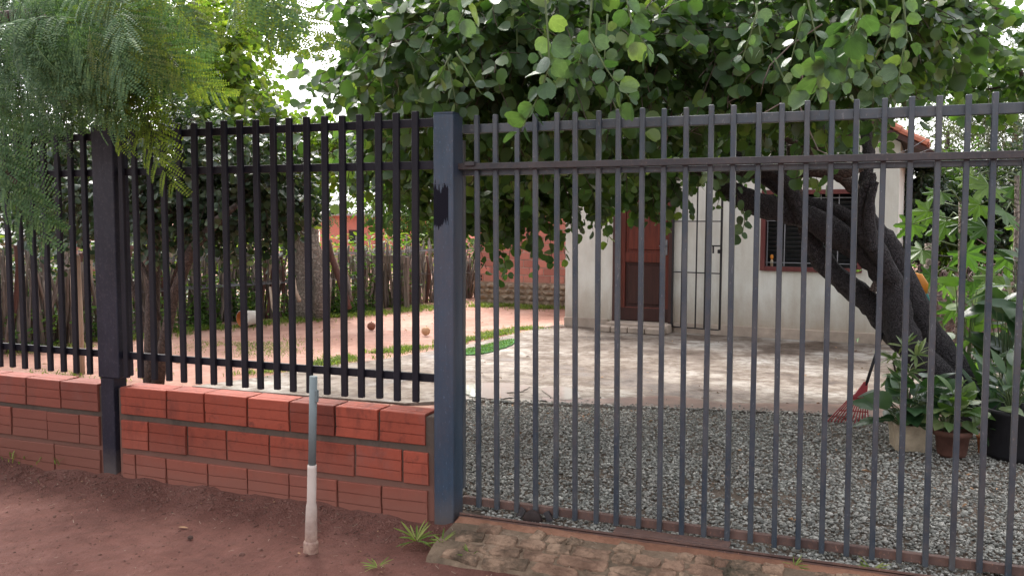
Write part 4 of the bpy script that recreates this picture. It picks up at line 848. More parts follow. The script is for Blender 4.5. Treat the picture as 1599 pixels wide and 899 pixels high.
regions = [(-20, 130, -50, 105, 80), (60, 250, -60, 35, 40), (30, 230, -10, 85, 66), (-70, -5, 70, 150, 12), (110, 255, 30, 80, 24), (320, 450, -80, -30, 16), (230, 290, -40, 10, 6)]
for (x0, x1, y0, y1, cnt) in regions:
    for _ in range(cnt):
        p = at(random.uniform(x0, x1), random.uniform(y0, y1), random.uniform(-1.05, -.35)); put_frond(p, (random.gauss(.25, .6), random.gauss(-.1, .3), random.gauss(-.6, .35)), (random.gauss(0, .25), -.9 + random.gauss(0, .2), .45), random.uniform(.72, 1.02), x0 >= 100 and random.random() < .5)
for (px, py, Y, dx) in ((222, 150, -.55, .1), (205, 135, -.5, -.15), (232, 150, -.55, .3), (70, 100, -.8, .1), (55, 110, -.85, -.1), (90, 115, -.7, .3), (0, 170, -1.0, .2), (8, 195, -1.0, .15), (-12, 215, -1.05, .2), (15, 205, -1.0, .12), (130, 90, -.6, .1), (160, 100, -.6, .2), (5, 225, -1.0, .2), (200, 110, -.55, .4)):
    put_frond(at(px, py, Y), (dx, -.15, -.8), (.1, -.8, .4), random.uniform(.9, 1.1), px > 150)

# ------------------------------------------------------------------ trees of the yard and beyond
def make_tree(name, label, base, stems, clumps, per, leafm, barkm, leaf=.07, seg=.35, oval=False, nl=9, cat='tree', droop=.4, group=None):
    t = empty(name, base, label=label, cat=cat, group=group); B0 = Vector(base)
    for i, (pts, rad) in enumerate(stems):
        q = MB(); q.tube([Vector(p) - B0 for p in pts], rad, 9, jit=.08); q.build('trunk' if i == 0 else 'branch', barkm, t)
    p, d, n, s, tw = twigs(clumps, per, seg, leaf, nl, droop); me = leaf_mesh('foliage', p - np.array(B0), d, n, s, leafm, OVAL_V if oval else LEAF_V, OVAL_F if oval else LEAF_F)
    link('foliage', me, t, kind='stuff'); tw.v = [tuple(Vector(v) - B0) for v in tw.v]; tw.build('twigs', M['twig'], t, kind='stuff'); return t
def pl(pts, Y): return [at(x, y, Y) for x, y in pts]
B = gnd(238, 604, .09); yt = B.y
make_tree('yard_tree', 'small dark leaved multi stemmed tree behind the railing right of the notched post', B,
    [([B + Vector((0, 0, -.05))] + pl([(238, 560), (238, 480), (240, 400), (238, 330), (250, 260)], yt), [.09, .075, .06, .055, .05, .03]),
     ([B + Vector((.05, 0, 0))] + pl([(255, 540), (272, 460), (300, 390), (340, 345), (370, 320)], yt - .1), [.06, .05, .045, .045, .04, .02]),
     (pl([(238, 545), (222, 490), (205, 440), (190, 410)], yt + .1), [.03, .025, .02, .015]),
     (pl([(262, 470), (285, 400), (290, 340), (300, 300)], yt + .15), [.035, .03, .03, .02]),
     (pl([(248, 500), (235, 440), (215, 400)], yt - .1), [.025, .02, .015])],
    [blob(230, 270, yt, 60, 1), blob(300, 250, yt + .3, 70, 1.2), blob(370, 260, yt + .2, 62, 1), blob(430, 270, yt + .5, 50, .7), blob(260, 340, yt, 45, .6), blob(340, 325, yt + .2, 50, .8), blob(400, 330, yt + .5, 38, .5), blob(175, 280, yt + .2, 55, .8), blob(120, 290, yt + .4, 50, .7), blob(130, 350, yt + .3, 32, .35), blob(90, 260, yt + .5, 55, .7), blob(195, 335, yt + .2, 36, .4), blob(60, 330, yt + .8, 35, .3), blob(455, 320, yt + .8, 30, .3), blob(40, 225, yt + .8, 50, .7), blob(100, 225, yt + .6, 50, .7), blob(10, 285, yt + 1, 45, .6), blob(160, 230, yt + .4, 45, .6), blob(50, 285, yt + .9, 40, .5)],
    130, M['leaf_dark'], M['bark_brown'], .058, .32)
B = at(478, 500, 7.2); B.z = .08
make_tree('gnarled_tree', 'old thick grey gnarled trunk with bright backlit leaves at the stick fence', B,
    [([B + Vector((0, 0, -.1))] + pl([(482, 450), (478, 390), (474, 330), (468, 280), (455, 235), (430, 205)], 7.3), [.3, .24, .2, .2, .17, .09, .04]),
     (pl([(500, 500), (505, 440), (492, 390), (480, 350)], 7.15), [.15, .13, .1, .06]),
     (pl([(470, 280), (505, 245), (540, 215), (580, 190)], 7.3), [.07, .06, .05, .03]),
     (pl([(468, 280), (410, 205), (370, 150), (330, 120)], 7.3), [.08, .06, .05, .03]),
     (pl([(372, 165), (365, 120), (372, 60), (380, 20)], 7.0), [.05, .04, .035, .02])],
    [blob(330, 110, 5.6, 50, .9), blob(300, 170, 5.6, 45, .8), blob(380, 165, 5.6, 35, .5), blob(350, 40, 5.8, 45, .7), blob(340, 150, 6.6, 55, 1), blob(290, 130, 6.8, 55, .9), blob(370, 190, 6.5, 45, .8), blob(420, 215, 6.8, 36, .5), blob(470, 225, 7, 34, .5), blob(530, 240, 7.2, 40, .6), blob(340, 60, 7, 60, .9), blob(270, 60, 7.4, 60, .8), blob(560, 225, 7.2, 35, .5), blob(420, 20, 7.5, 35, .35), blob(575, 250, 7, 32, .4), blob(350, 220, 7.0, 55, .6), blob(480, 262, 7.8, 25, .25), blob(430, 290, 7.0, 34, .5), blob(425, 345, 6.9, 26, .3), blob(400, 100, 7.6, 25, .08)],
    95, M['leaf_bright'], M['bark_old'], .1, .45)
B = gnd(650, 462, .08)
make_tree('mango_tree', 'rounded bright green tree behind the stick fence left of the gate post', B + Vector((-1.2, 2.5, 0)),
    [([B + Vector((-1.2, 2.5, 0)), B + Vector((-1.2, 2.5, 1.2)), B + Vector((-1.1, 2.5, 2.6))], [.16, .13, .08])],
    [blob(600, 310, 13.5, 45, 1), blob(650, 300, 13.5, 55, 1.2), blob(655, 345, 13.2, 40, .7), blob(690, 340, 13.5, 45, .8), blob(640, 250, 13.5, 55, 1), blob(720, 300, 14, 45, .8), blob(745, 400, 13.8, 30, .3)],
    120, M['leaf_mango'], M['bark_brown'], .11, .5, True)
bgt = 0
for (label, px, py, Y, R_px, lm, wg) in [('hazy green tree far behind the small dark yard tree', 300, 330, 14, 75, 'leaf_mango', 1.1), ('low green tree far behind the gnarled trunk', 440, 330, 17, 55, 'leaf_grey', 1.0), ('tall grey green tree far behind the red brick house', 610, 250, 30, 60, 'leaf_grey', 1.1), ('shady green tree far left beyond the cream house', 60, 270, 14, 85, 'leaf_mango', 1.2), ('pale leaved tree left of the gnarled trunk far behind', 200, 220, 16, 85, 'leaf_bright', 1.1), ('dark green tree behind the unplastered brick building', 760, 250, 18, 80, 'leaf_mango', 1.1), ('dense low green tree beyond the sticks left of the yard tree', 170, 360, 13, 75, 'leaf_mango', 1.0), ('dense low tree beyond the sticks behind the yard tree', 360, 370, 14, 60, 'leaf_mango', 1.0), ('round dark tree far behind between house roofs', 480, 250, 26, 60, 'leaf_dark', 1.0)]:
    p = at(px, py, Y); rr = rpx(R_px, p); B = Vector((p.x, p.y, -.1)); cl = [(p.x + rng.normal(0, rr * .5), p.y + rng.normal(0, rr * .5), p.z + rng.normal(0, rr * .4), rr * .6, rr * .6, rr * .55, wg) for _ in range(7)]
    make_tree('background_tree', label, B, [([B, B + Vector((0, 0, max(.4, p.z * .6))), p], [rr * .1, rr * .08, rr * .04])], cl, 75, M[lm], M['bark_brown'], .045 * rr + .04, rr * .35, True, group='trees beyond the yard')
for (label, px, py, Y, R_px, lm, wg) in [('silvery fine leaved tree right of the house roof', 1480, 205, 12.5, 95, 'leaf_grey', 1.0), ('tall pale green tree behind the silvery one at the right edge', 1590, 110, 17, 90, 'leaf_grey', .6), ('green tree directly behind the papaya like plants', 1530, 330, 11, 70, 'leaf_mango', .8), ('dark shrubby tree beside the right corner of the house', 1440, 330, 10, 60, 'leaf_dark', 1.0), ('low dense green tree behind the pile of dry brush', 1530, 410, 12, 80, 'leaf_mango', 1.0), ('dark tree at the right edge behind the wire fence', 1620, 330, 10, 90, 'leaf_dark', 1.0), ('grey leaved low tree far behind beside the house corner', 1450, 400, 14, 60, 'leaf_grey', 1.0)]:
    p = at(px, py, Y); rr = rpx(R_px, p); B = Vector((p.x, p.y, .05)); cl = [(p.x + rng.normal(0, rr * .5), p.y + rng.normal(0, rr * .5), p.z + rng.normal(0, rr * .45), rr * .6, rr * .6, rr * .55, wg) for _ in range(8)]
    make_tree('background_tree', label, B, [([B, B + Vector((0, 0, max(.4, p.z * .6))), p], [rr * .08, rr * .06, rr * .03])], cl, 125, M[lm], M['bark_brown'], .06 if lm == 'leaf_grey' else .09, rr * .4, True, group='trees beyond the yard')
# pale leaves of a nearer branch against the sky, upper right
B = Vector((3.6, 4.6, .08))
make_tree('slender_tree', 'slender tree with pale round leaves against the sky at the upper right', B, [([B, B + Vector((-.1, 0, 1.2)), at(1640, 180, 4.5), at(1580, 95, 4.5), at(1530, 70, 4.5)], [.05, .04, .03, .02, .012]), ([at(1640, 180, 4.5), at(1600, 130, 4.3), at(1540, 140, 4.3)], [.02, .015, .008])],
    [blob(1560, 75, 4.5, 40, .35), blob(1500, 80, 4.4, 35, .35), blob(1590, 110, 4.4, 35, .3), blob(1455, 95, 4.0, 34, .4), blob(1520, 125, 4.3, 22, .2), blob(1590, 30, 4.5, 45, .3), blob(1545, 140, 4.4, 20, .15)], 44, M['leaf_lobed'], M['bark_brown'], .095, .35)

# ------------------------------------------------------------------ plants at the right
def leaf_shape(outline, mat, name='leaf', fold=.12, curl=.2, rows=None):
    """outline: list of (y, halfwidth) along the blade; makes a folded, curled blade of unit length"""
    q = MB(); V = []; F = []
    for y, hw_ in outline:
        z = -curl * y * y; V += [(-hw_, y, z + fold * hw_), (-hw_ * .5, y, z + fold * hw_ * .6), (0, y, z), (hw_ * .5, y, z + fold * hw_ * .6), (hw_, y, z + fold * hw_)]
    for i in range(len(outline) - 1):
        for k in range(4): F.append((i * 5 + k, i * 5 + k + 1, i * 5 + 6 + k, i * 5 + 5 + k))
    q.add(V, F, True); return q.mesh(name, mat)
HEART = [(0, .05), (.06, .26), (.2, .36), (.4, .36), (.6, .29), (.8, .16), (.93, .06), (1, .004)]
LANCE = [(0, .02), (.12, .1), (.35, .16), (.6, .14), (.82, .07), (1, .004)]
BLADE = [(0, .03), (.2, .05), (.5, .055), (.8, .04), (1, .003)]
def place(me, par, base, pos, d, n, s, nm='leaf'):
    y = Vector(d).normalized(); z = Vector(n); z = z - y * z.dot(y); z = z.normalized() if z.length > 1e-4 else y.orthogonal().normalized(); x = y.cross(z)
    o = bpy.data.objects.new(nm, me); COL.objects.link(o); o.parent = par; o.matrix_local = Matrix.Translation(Vector(pos) - Vector(base)) @ Matrix((x, y, z)).transposed().to_4x4() @ Matrix.Scale(s, 4); return o
def rosette(par, base, c, n, L_, me, up=.5, spread=.12, stemm=None, el=(.1, 1.1), face=None):
    for i in range(n):
        a = random.uniform(0, 6.283); e = random.uniform(*el); d = Vector((math.cos(a) * math.cos(e), math.sin(a) * math.cos(e), math.sin(e))); st = d * spread * random.uniform(.5, 1.6) + Vector((0, 0, up * random.uniform(.2, 1)))
        p = Vector(c) + st; ld = (d * .8 + Vector((0, 0, random.uniform(-.6, .25)))).normalized(); nn = Vector((0, 0, 1)) + Vector((random.gauss(0, .3), -.35 + random.gauss(0, .3), 0))
        if stemm: q = MB(); q.tube([Vector(c) - Vector(base), Vector(c) + st * .6 + Vector((0, 0, .03)) - Vector(base), p - Vector(base)], [.005, .004, .003], 5); q.build('stem', stemm, par)
        place(me, par, base, p, ld, nn, L_ * random.uniform(.65, 1.15))
LP = leaf_shape(HEART, M['leaf_pot']); LPL = leaf_shape(HEART, M['leaf_pale']); LL = leaf_shape(LANCE, M['leaf_pot']); LB = leaf_shape([(0, .04), (.2, .09), (.5, .1), (.8, .07), (1, .004)], M['leaf_pale']); LG = leaf_shape(HEART, M['leaf_lobed']); LNA = leaf_shape(BLADE, M['leaf_pot'])
# cement planter
B = gnd(1422, 704, .1); B.z = .095; B.y += .1; cp = empty('potted_plant', B, R(8), label='square cement planter with big glossy drooping leaves', cat='potted plant', group='potted plants below the leaning tree')
b = MB(); sq = .11
V = []; F = []
for (s1, z) in ((.10, 0), (.112, .15), (.112, .165), (.098, .165), (.095, .12)): V += [(-s1, -s1, z), (s1, -s1, z), (s1, s1, z), (-s1, s1, z)]
for r_ in range(4):
    for k in range(4): F.append((r_ * 4 + k, r_ * 4 + (k + 1) % 4, r_ * 4 + 4 + (k + 1) % 4, r_ * 4 + 4 + k))
F += [(3, 2, 1, 0), (16, 17, 18, 19)]; b.add(V, F); b.build('planter', M['cement'], cp)
rosette(cp, B, B + Vector((-.02, -.01, .13)), 64, .155, LP, .2, .13, M['twig_green'], (-.1, 1.0))
# terracotta pot
B = gnd(1488, 714, .1); B.z = .095; B.y += .07; tp = empty('potted_plant', B, label='round terracotta pot with pale variegated leaves', cat='potted plant', group='potted plants below the leaning tree')
b = MB(); b.lathe([(0, 0), (.075, 0), (.085, .02), (.098, .13), (.112, .132), (.114, .165), (.103, .166), (.098, .14), (0, .135)], n=20); b.build('pot', M['terracotta'], tp)
rosette(tp, B, B + Vector((-.03, 0, .14)), 40, .115, LPL, .17, .1, M['twig_green'], (0, 1.1)); rosette(tp, B, B + Vector((.05, 0, .14)), 10, .16, LG, .2, .1, None, (.2, 1.2))
# black tub
B = gnd(1590, 718, .1); B.z = .095; B.y += .1; kp = empty('potted_plant', B, label='large black tub with dark pointed leaves at the right edge', cat='potted plant', group='potted plants below the leaning tree')
b = MB(); b.lathe([(0, 0), (.16, 0), (.17, .03), (.185, .27), (.195, .28), (.195, .305), (.18, .306), (.175, .26), (0, .25)], n=24); b.build('tub', M['black_plastic'], kp)
rosette(kp, B, B + Vector((-.03, 0, .26)), 38, .17, LL, .17, .1, M['twig_green'], (.1, 1.3)); rosette(kp, B, B + Vector((-.15, -.05, .24)), 8, .12, LPL, .06, .08, None, (-.2, .6))
# orange pot shard pot
B = gnd(1537, 706, .1); B.z = .095; op = empty('potted_plant', B, label='small orange plastic pot with drooping narrow leaves between terracotta pot and black tub', cat='potted plant', group='potted plants below the leaning tree')
b = MB(); b.lathe([(0, 0), (.035, 0), (.045, .1), (.05, .1), (.05, .115), (.04, .115), (0, .1)], n=16); b.build('pot', M['orange_in'], op); rosette(op, B, B + Vector((0, 0, .1)), 16, .2, LNA, .04, .03, None, (-.2, 1.2))
# spiky grey plant by the trunk foot
B = at(1412, 600, 2.75); B.z = .1; sp = empty('spiky_plant', B, label='upright plant with narrow grey green leaf whorls before the trunk', cat='plant')
for (px, py) in ((1412, 545), (1395, 565), (1430, 560), (1418, 585), (1400, 590)):
    c = at(px, py, 2.72); q = MB(); q.tube([(0, 0, 0), (c - B) * .5 + Vector((.01, 0, .02)), c - B], [.01, .009, .007], 6); q.build('stem', M['twig'], sp); rosette(sp, B, c, 20, .12, LB, .03, .01, None, (-.2, 1.3))
# lobed (papaya like) plants
def palmate(mat):
    q = MB(); V = [(0, 0, 0)]; lob = 7
    ring = []
    for i in range(lob):
        a = math.radians(-125 + 250 * i / (lob - 1)); Lb = .5 * (1 - .25 * abs(i - 3) / 3)
        ns = [(a - .30, .25), (a - .30, Lb * .62), (a - .17, Lb * .70), (a - .15, Lb * .86), (a, Lb), (a + .15, Lb * .86), (a + .17, Lb * .70), (a + .30, Lb * .62), (a + .30, .25)]
        ring += [(math.sin(t) * r, math.cos(t) * r + .02, -.12 * r * r * 3 + .03 * math.cos((t - a) * 12)) for t, r in ns]
    V += ring; n = len(ring); F = [(0, i, i + 1) for i in range(1, n)]; q.add(V, F); return q.mesh('leaf', mat)
PM = palmate(M['leaf_lobed'])
def papaya(label, bx, by, px_leaves, h, Y):
    B = Vector((bx, by, .08)); t = empty('lobed_plant', B, label=label, cat='plant', group='tall lobed leaf plants'); q = MB(); q.tube([(0, 0, -.05), (.03, 0, h * .5), (0, 0, h)], [.03, .025, .018], 8, jit=.05); q.build('stem', M['bark_old'], t)
    for (px, py, s, tilt) in px_leaves:
        p = at(px, py, Y + random.uniform(-.3, .3)); top = B + Vector((0, 0, min(h, max(.3, p.z - .05)))); q = MB(); q.tube([top - B, (top + p) / 2 + Vector((0, 0, .06)) - B, p - B], [.008, .006, .005], 5); q.build('stem', M['twig_green'], t)
        d = (p - top); d.z = -.35 * d.length - .1; d += Vector((random.gauss(0, .1), -.15, 0)); place(PM, t, B, p, d, (random.gauss(0, .35), -.95, .5), s * .85)
A = at(1490, 560, 4.6)
papaya('tall lobed leaf plant growing beside the leaning trunk', A.x, 4.6, [(1450, 330, .5, 0), (1425, 350, .42, 0), (1478, 345, .55, 0), (1440, 390, .45, 0), (1500, 350, .4, 0), (1470, 300, .4, 0), (1508, 395, .5, 0), (1480, 440, .4, 0), (1520, 440, .4, 0), (1455, 430, .35, 0), (1490, 480, .4, 0)], at(1490, 330, 4.6).z, 4.6)
A = at(1575, 560, 4.2)
papaya('lobed leaf plant with pale upper leaves at the right edge', A.x, 4.2, [(1545, 290, .5, 0), (1520, 275, .35, 0), (1585, 290, .5, 0), (1570, 330, .5, 0), (1600, 350, .5, 0), (1540, 355, .45, 0), (1575, 400, .5, 0), (1610, 300, .5, 0), (1555, 430, .45, 0), (1590, 460, .5, 0), (1620, 420, .5, 0), (1530, 320, .4, 0)], at(1575, 290, 4.2).z, 4.2)
# big leaf plants
for (label, px, Y, me, n, L_, z0, z1, cat_) in [('broad bright green leaf plant behind the trunk foot', 1505, 3.9, LG, 20, .24, 560, 470, 'plant'), ('dark broad leaf plant behind the black tub', 1570, 3.6, LP, 30, .25, 560, 470, 'plant'), ('dense dark leaf plant at the right frame edge', 1612, 3.2, LL, 34, .27, 560, 430, 'plant')]:
    B = at(px, 600, Y); B.z = .09; t = empty('broadleaf_plant', B, label=label, cat=cat_, group='broad leaf plants behind the pots'); hi = at(px, z1, Y).z - .1; rosette(t, B, B + Vector((0, 0, .04)), n, L_, me, hi, .14, M['twig_green'], (.1, 1.3))
B = at(1555, 620, 3.0); B.z = .09; t = empty('sword_plant', B, label='clump of long stiff sword leaves beside the black tub', cat='plant'); rosette(t, B, B, 22, .62, LNA, .03, .03, None, (.75, 1.45))
# filler ground cover under the plants and hedge mass behind
def tufts(name, cnt, xf, mat, hgt, wd, z, lean=.5, label=None, **k):
    P = xf(cnt); N = len(P); a = rng.uniform(0, 6.283, N); L_ = hgt * rng.uniform(.4, 1.2, N); d = np.stack([np.cos(a) * lean * rng.uniform(.2, 1.3, N), np.sin(a) * lean * rng.uniform(.2, 1.3, N), np.ones(N)], -1); d = nrm(d)
    s = np.stack([-np.sin(a), np.cos(a), np.zeros(N)], -1) * wd; p0 = np.concatenate([P, np.full((N, 1), z)], 1) if P.shape[1] == 2 else P
    mid = p0 + d * (L_ * .55)[:, None]; tip = p0 + d * L_[:, None] + np.stack([np.cos(a), np.sin(a), -.4 * np.ones(N)], -1) * (L_ * .25)[:, None]
    V = np.stack([p0 - s * .6, p0 + s * .6, mid + s, mid - s, tip], 1); return link(name, np_mesh(name, V, [(0, 1, 2, 3), (3, 2, 4)], 5, mat), **k)
def along(pts, sg):
    pts = np.array([p[:2] for p in pts], float); seg = np.linalg.norm(np.diff(pts, axis=0), axis=1); cum = np.concatenate([[0], np.cumsum(seg)])
    def f(n):
        t = rng.random(n) * cum[-1]; x = np.interp(t, cum, pts[:, 0]); y = np.interp(t, cum, pts[:, 1]); P = np.stack([x, y], -1) + rng.normal(size=(n, 2)) * sg
        nz = np.array([mnoise.noise(Vector((p[0] * 2.2, p[1] * 2.2, 4))) for p in P]); return P[nz > -.12]
    return f
E1 = [(-5.3, 2.9), (-4.98, 3.4), (-4.72, 4.45), (-4.33, 5.6), (-4.12, 6.7), (-3.85, 7.6)]
tufts('grass', 9000, along(E1, .11), M['grass'], .055, .004, .088, .8, kind='stuff')
tufts('grass', 16000, along([(-8.6, 3.0), (-8.3, 4.0), (-8.1, 5.0), (-7.9, 6.1), (-7.4, 7.2), (-6.75, 8.8), (-6.3, 10.0), (-5.4, 10.1), (-4.4, 9.9)], .2), M['grass'], .075, .005, .088, .8, kind='stuff')
tufts('grass', 5000, along([(-6.8, 2.0), (-6.2, 1.0), (-5.6, .6), (-4.4, .35)], .35), M['grass'], .06, .004, .085, .8, kind='stuff')
tufts('grass', 2500, along([(-6.9, 4.2), (-6.3, 4.6), (-5.9, 4.0)], .3), M['grass'], .035, .003, .088, 1.0, kind='stuff')
tufts('grass', 1600, along([(-2.95, .25), (-2.2, .2), (-1.95, .12)], .07), M['weed'], .5, .006, .08, .35, kind='stuff') if False else None
# low weeds along the stick fence
def weeds(name, pts, sg, n, size, h, mat, **k):
    P = along(pts, sg)(n); N = len(P); pos = np.concatenate([P, (.09 + rng.random((N, 1)) ** 1.6 * h)], 1); dr_ = rng.normal(size=(N, 3)); dr_[:, 2] = np.abs(dr_[:, 2]) * .4; nn = rng.normal(size=(N, 3)) * .5 + np.array([0, -.3, .9])
    return link(name, leaf_mesh(name, pos, dr_, nn, size * rng.uniform(.6, 1.3, N), mat, OVAL_V, OVAL_F), **k)
weeds('weeds', [(-8.65, 3.0), (-8.5, 4.3), (-8.35, 5.4), (-8.2, 6.3), (-7.75, 7.2), (-7.2, 8.2)], .12, 6500, .065, .42, M['weed'], kind='stuff')
weeds('weeds', [(-9.2, 4.5), (-9.0, 6.5), (-8.5, 7.8), (-8.0, 9.0), (-7.7, 11)], .3, 6000, .1, 1.25, M['leaf_bright'], kind='stuff')
weeds('vines', [(-8.45, 4.5), (-8.3, 5.4), (-8.15, 6.3), (-7.75, 7.2), (-7.2, 8.2), (-7.0, 9.5)], .1, 2600, .075, 1.15, M['leaf_mango'], kind='stuff')
weeds('weeds', [(1.35, 3.1), (2.2, 3.0), (3.2, 3.3)], .3, 2600, .09, .45, M['leaf_dark'], kind='stuff')
weeds('ground_cover', [(1.6, 5.6), (3.0, 5.4), (5.5, 6.0)], .5, 5500, .12, 1.1, M['leaf_mango'], kind='stuff')
weeds('ground_cover', [(-10.5, 2.5), (-10.0, 4.5), (-9.8, 6.5), (-9.4, 8.3)], .5, 7000, .13, 1.25, M['leaf_dark'], kind='stuff')
weeds('ground_cover', [(-14, 3), (-13.5, 7), (-13.2, 10)], .8, 5000, .2, 1.6, M['leaf_mango'], kind='stuff')
weeds('weeds', [(-7.0, 12.5), (-6.0, 12.6)], .4, 2200, .12, 1.3, M['weed'], kind='stuff')
weeds('weeds', [(-2.55, .75), (-2.3, .55), (-2.1, .4)], .09, 420, .045, .30, M['weed'], kind='stuff')
# dry brush heap
N = 2600; c = at(1520, 425, 8.5); pos = np.array([c.x, c.y, .5]) + rng.normal(size=(N, 3)) * np.array([.5, .3, .22]); d = nrm(rng.normal(size=(N, 3)) * np.array([.7, .5, 1])) * rng.uniform(.1, .3, (N, 1)); s_ = nrm(np.cross(d, rng.normal(size=(N, 3)))) * .006
link('dry_brush', np_mesh('dry_brush', np.stack([pos - s_, pos + s_, pos + d + s_ * .5, pos + d - s_ * .5], 1), [(0, 1, 2, 3)], 4, M['brush']), kind='stuff')
# wire fence behind the plants
wf = empty('wire_fence', (2.6, 5.3, .1), label='thin strands of wire strung behind the lobed leaf plants', cat='wire fence')
for (y0, y1) in ((398, 405), (440, 436), (462, 458), (486, 484)):
    a, c = at(1450, y0, 5.2), at(1640, y1, 5.4); q = MB(); q.tube([a - wf.location, (a + c) / 2 - wf.location - Vector((0, 0, .02)), c - wf.location], .006, 5); q.build('wire', M['black_iron'], wf)
for px in (1447, 1640):
    a = at(px, 450, 5.2 if px < 1500 else 5.4); q = MB(); q.tube([(a.x - 2.6, a.y - 5.3, -.1), (a.x - 2.6, a.y - 5.3, 1.25)], .03, 8, jit=.06); q.build('post', M['bark_old'], wf)

# ------------------------------------------------------------------ small things
# rake
a = gnd(1318, 655, .11); rk = empty('rake', a, label='red plastic fan rake leaning on the tree with its tines on the gravel', cat='rake')
hub = at(1352, 602, a.y + .12); tip = at(1378, 520, a.y + .3)
q = MB(); q.tube([hub - a, tip - a], .011, 10); q.build('handle', M['black_iron'], rk)
for i in range(13):
    t = i / 12; e = gnd(1294 + 62 * t, 655 + 4 * t, .112); m_ = hub.lerp(e, .45) + Vector((0, .02, .015)); q = MB(); q.tube([hub - a, m_ - a, e - a, e - a + Vector((-.005, -.012, -.012))], .0045, 5); q.build('tine', M['red_plastic'], rk)
q = MB(); e0, e1 = gnd(1294, 655, .112), gnd(1356, 659, .112); h0, h1 = hub.lerp(e0, .35), hub.lerp(e1, .35); V = [hub - a + Vector((-.015, 0, .02)), hub - a + Vector((.015, 0, .02)), h1 - a, h0 - a]; V2 = [v + Vector((0, .012, .008)) for v in V]
q.add(V + V2, [(0, 1, 2, 3), (7, 6, 5, 4), (0, 4, 5, 1), (1, 5, 6, 2), (2, 6, 7, 3), (3, 7, 4, 0)]); q.build('head', M['red_plastic'], rk)
h0, h1 = hub.lerp(e0, .72), hub.lerp(e1, .72); q = MB(); q.tube([h0 - a, h0.lerp(h1, .5) - a, h1 - a], .004, 5); q.build('brace', M['red_plastic'], rk)
# bucket on its side
a = gnd(392, 509, .1); rb = .115; bk = empty('bucket', a + Vector((0, 0, rb)), label='white bucket with orange inside lying on its side by the stick fence', cat='bucket')
bk.rotation_euler = (0, R(90), R(260)); 
b = MB(); b.lathe([(0.0, -.12), (.088, -.12), (.092, -.115), (.112, .14), (.118, .14), (.118, .155), (.112, .158)], n=28); b.build('shell', M['white_plastic'], bk)
b = MB(); b.lathe([(.113, .157), (.108, .15), (.087, -.108), (0, -.11)], n=28); b.build('lining', M['orange_in'], bk)
b = MB(); b.tube([(.118 * math.cos(t), .118 * math.sin(t) * .5 + .05, .13 + .02 * math.sin(t)) for t in np.linspace(0, math.pi, 10)], .003, 5); b.build('handle', M['grey_iron'], bk)
def ball(name, px, py, r, mat, label, cat):
    a = gnd(px, py, .1); rr = rpx(r, a); q = MB(); bm = bmesh.new(); bmesh.ops.create_icosphere(bm, subdivisions=3, radius=rr)
    for v in bm.verts: v.co *= 1 + .06 * mnoise.noise(v.co * 30)
    q.add([v.co[:] for v in bm.verts], [tuple(x.index for x in f.verts) for f in bm.faces], True); bm.free()
    t = empty(name, (a.x, a.y, .095 + rr), label=label, cat=cat); q.build('husk', mat, t); q = MB(); q.tube([(0, 0, rr * .95), (rr * .15, 0, rr * 1.15)], rr * .09, 6); q.build('stalk', M['twig'], t)
ball('gourd', 665, 523, 7, M['orange_ball'], 'small pale orange gourd on the ground by the gap in the stick fence', 'gourd')
ball('coconut', 580, 515, 6.5, M['brown_ball'], 'brown round coconut lying in the middle of the dirt yard', 'coconut')
# green mat
mp_ = [gnd(*q, .112) for q in ((722, 546), (745, 542), (775, 534), (803, 529), (800, 537), (780, 545), (750, 552), (724, 553))]
o = poly_sheet('green_mat', smooth_poly(mp_, 5, .01), .116, M['mat_green'], .012); tag(o, 'green mat lying on the left edge of the concrete patio', 'mat')
mb_ = [(sum(p.x for p in mp_) / 8, sum(p.y for p in mp_) / 8)]
pp = []
while len(pp) < 2200:
    i = random.randrange(8); a_, c_ = mp_[i], mp_[(i + 1) % 8]; t, u = random.random(), math.sqrt(random.random()); e_ = a_.lerp(c_, t); pp.append((mb_[0][0] + (e_.x - mb_[0][0]) * u, mb_[0][1] + (e_.y - mb_[0][1]) * u))
pile = tufts('pile', 2200, lambda n: np.array(pp), M['weed'], .022, .003, .114, .6); pile.parent = o; pile['kind'] = 'stuff'
# painted ornament behind the trunk
or_ = empty('ornament', at(1440, 450, 3.8), label='curved orange and teal painted ornament hanging behind the leaning trunk', cat='ornament'); O0 = or_.location.copy()
for pts, mt, nm in (([(1422, 426), (1432, 434), (1440, 446), (1441, 460)], 'orange_paint', 'orange_part'), ([(1441, 458), (1446, 468), (1451, 482), (1450, 492)], 'teal_paint', 'teal_part')):
    C = [at(x, y, 3.8) - O0 for x, y in pts]; q = MB(); q.tube(C, [.012, .05, .05, .035] if mt == 'orange_paint' else [.035, .03, .022, .01], 10)
    q.build(nm, M[mt], or_)
# service wires at the house gable
sw = empty('service_wires', at(1420, 235, 7.0), label='two thin wires running from the house corner below the roof edge', cat='wires')
for a, c in (((1384, 247), (1465, 206)), ((1386, 250), (1470, 226))):
    A, C = at(*a, 7.0), at(*c, 6.2); q = MB(); q.tube([A - sw.location, A.lerp(C, .5) - Vector((0, 0, .03)) - sw.location, C - sw.location], .004, 5); q.build('wire', M['grey_iron'], sw)
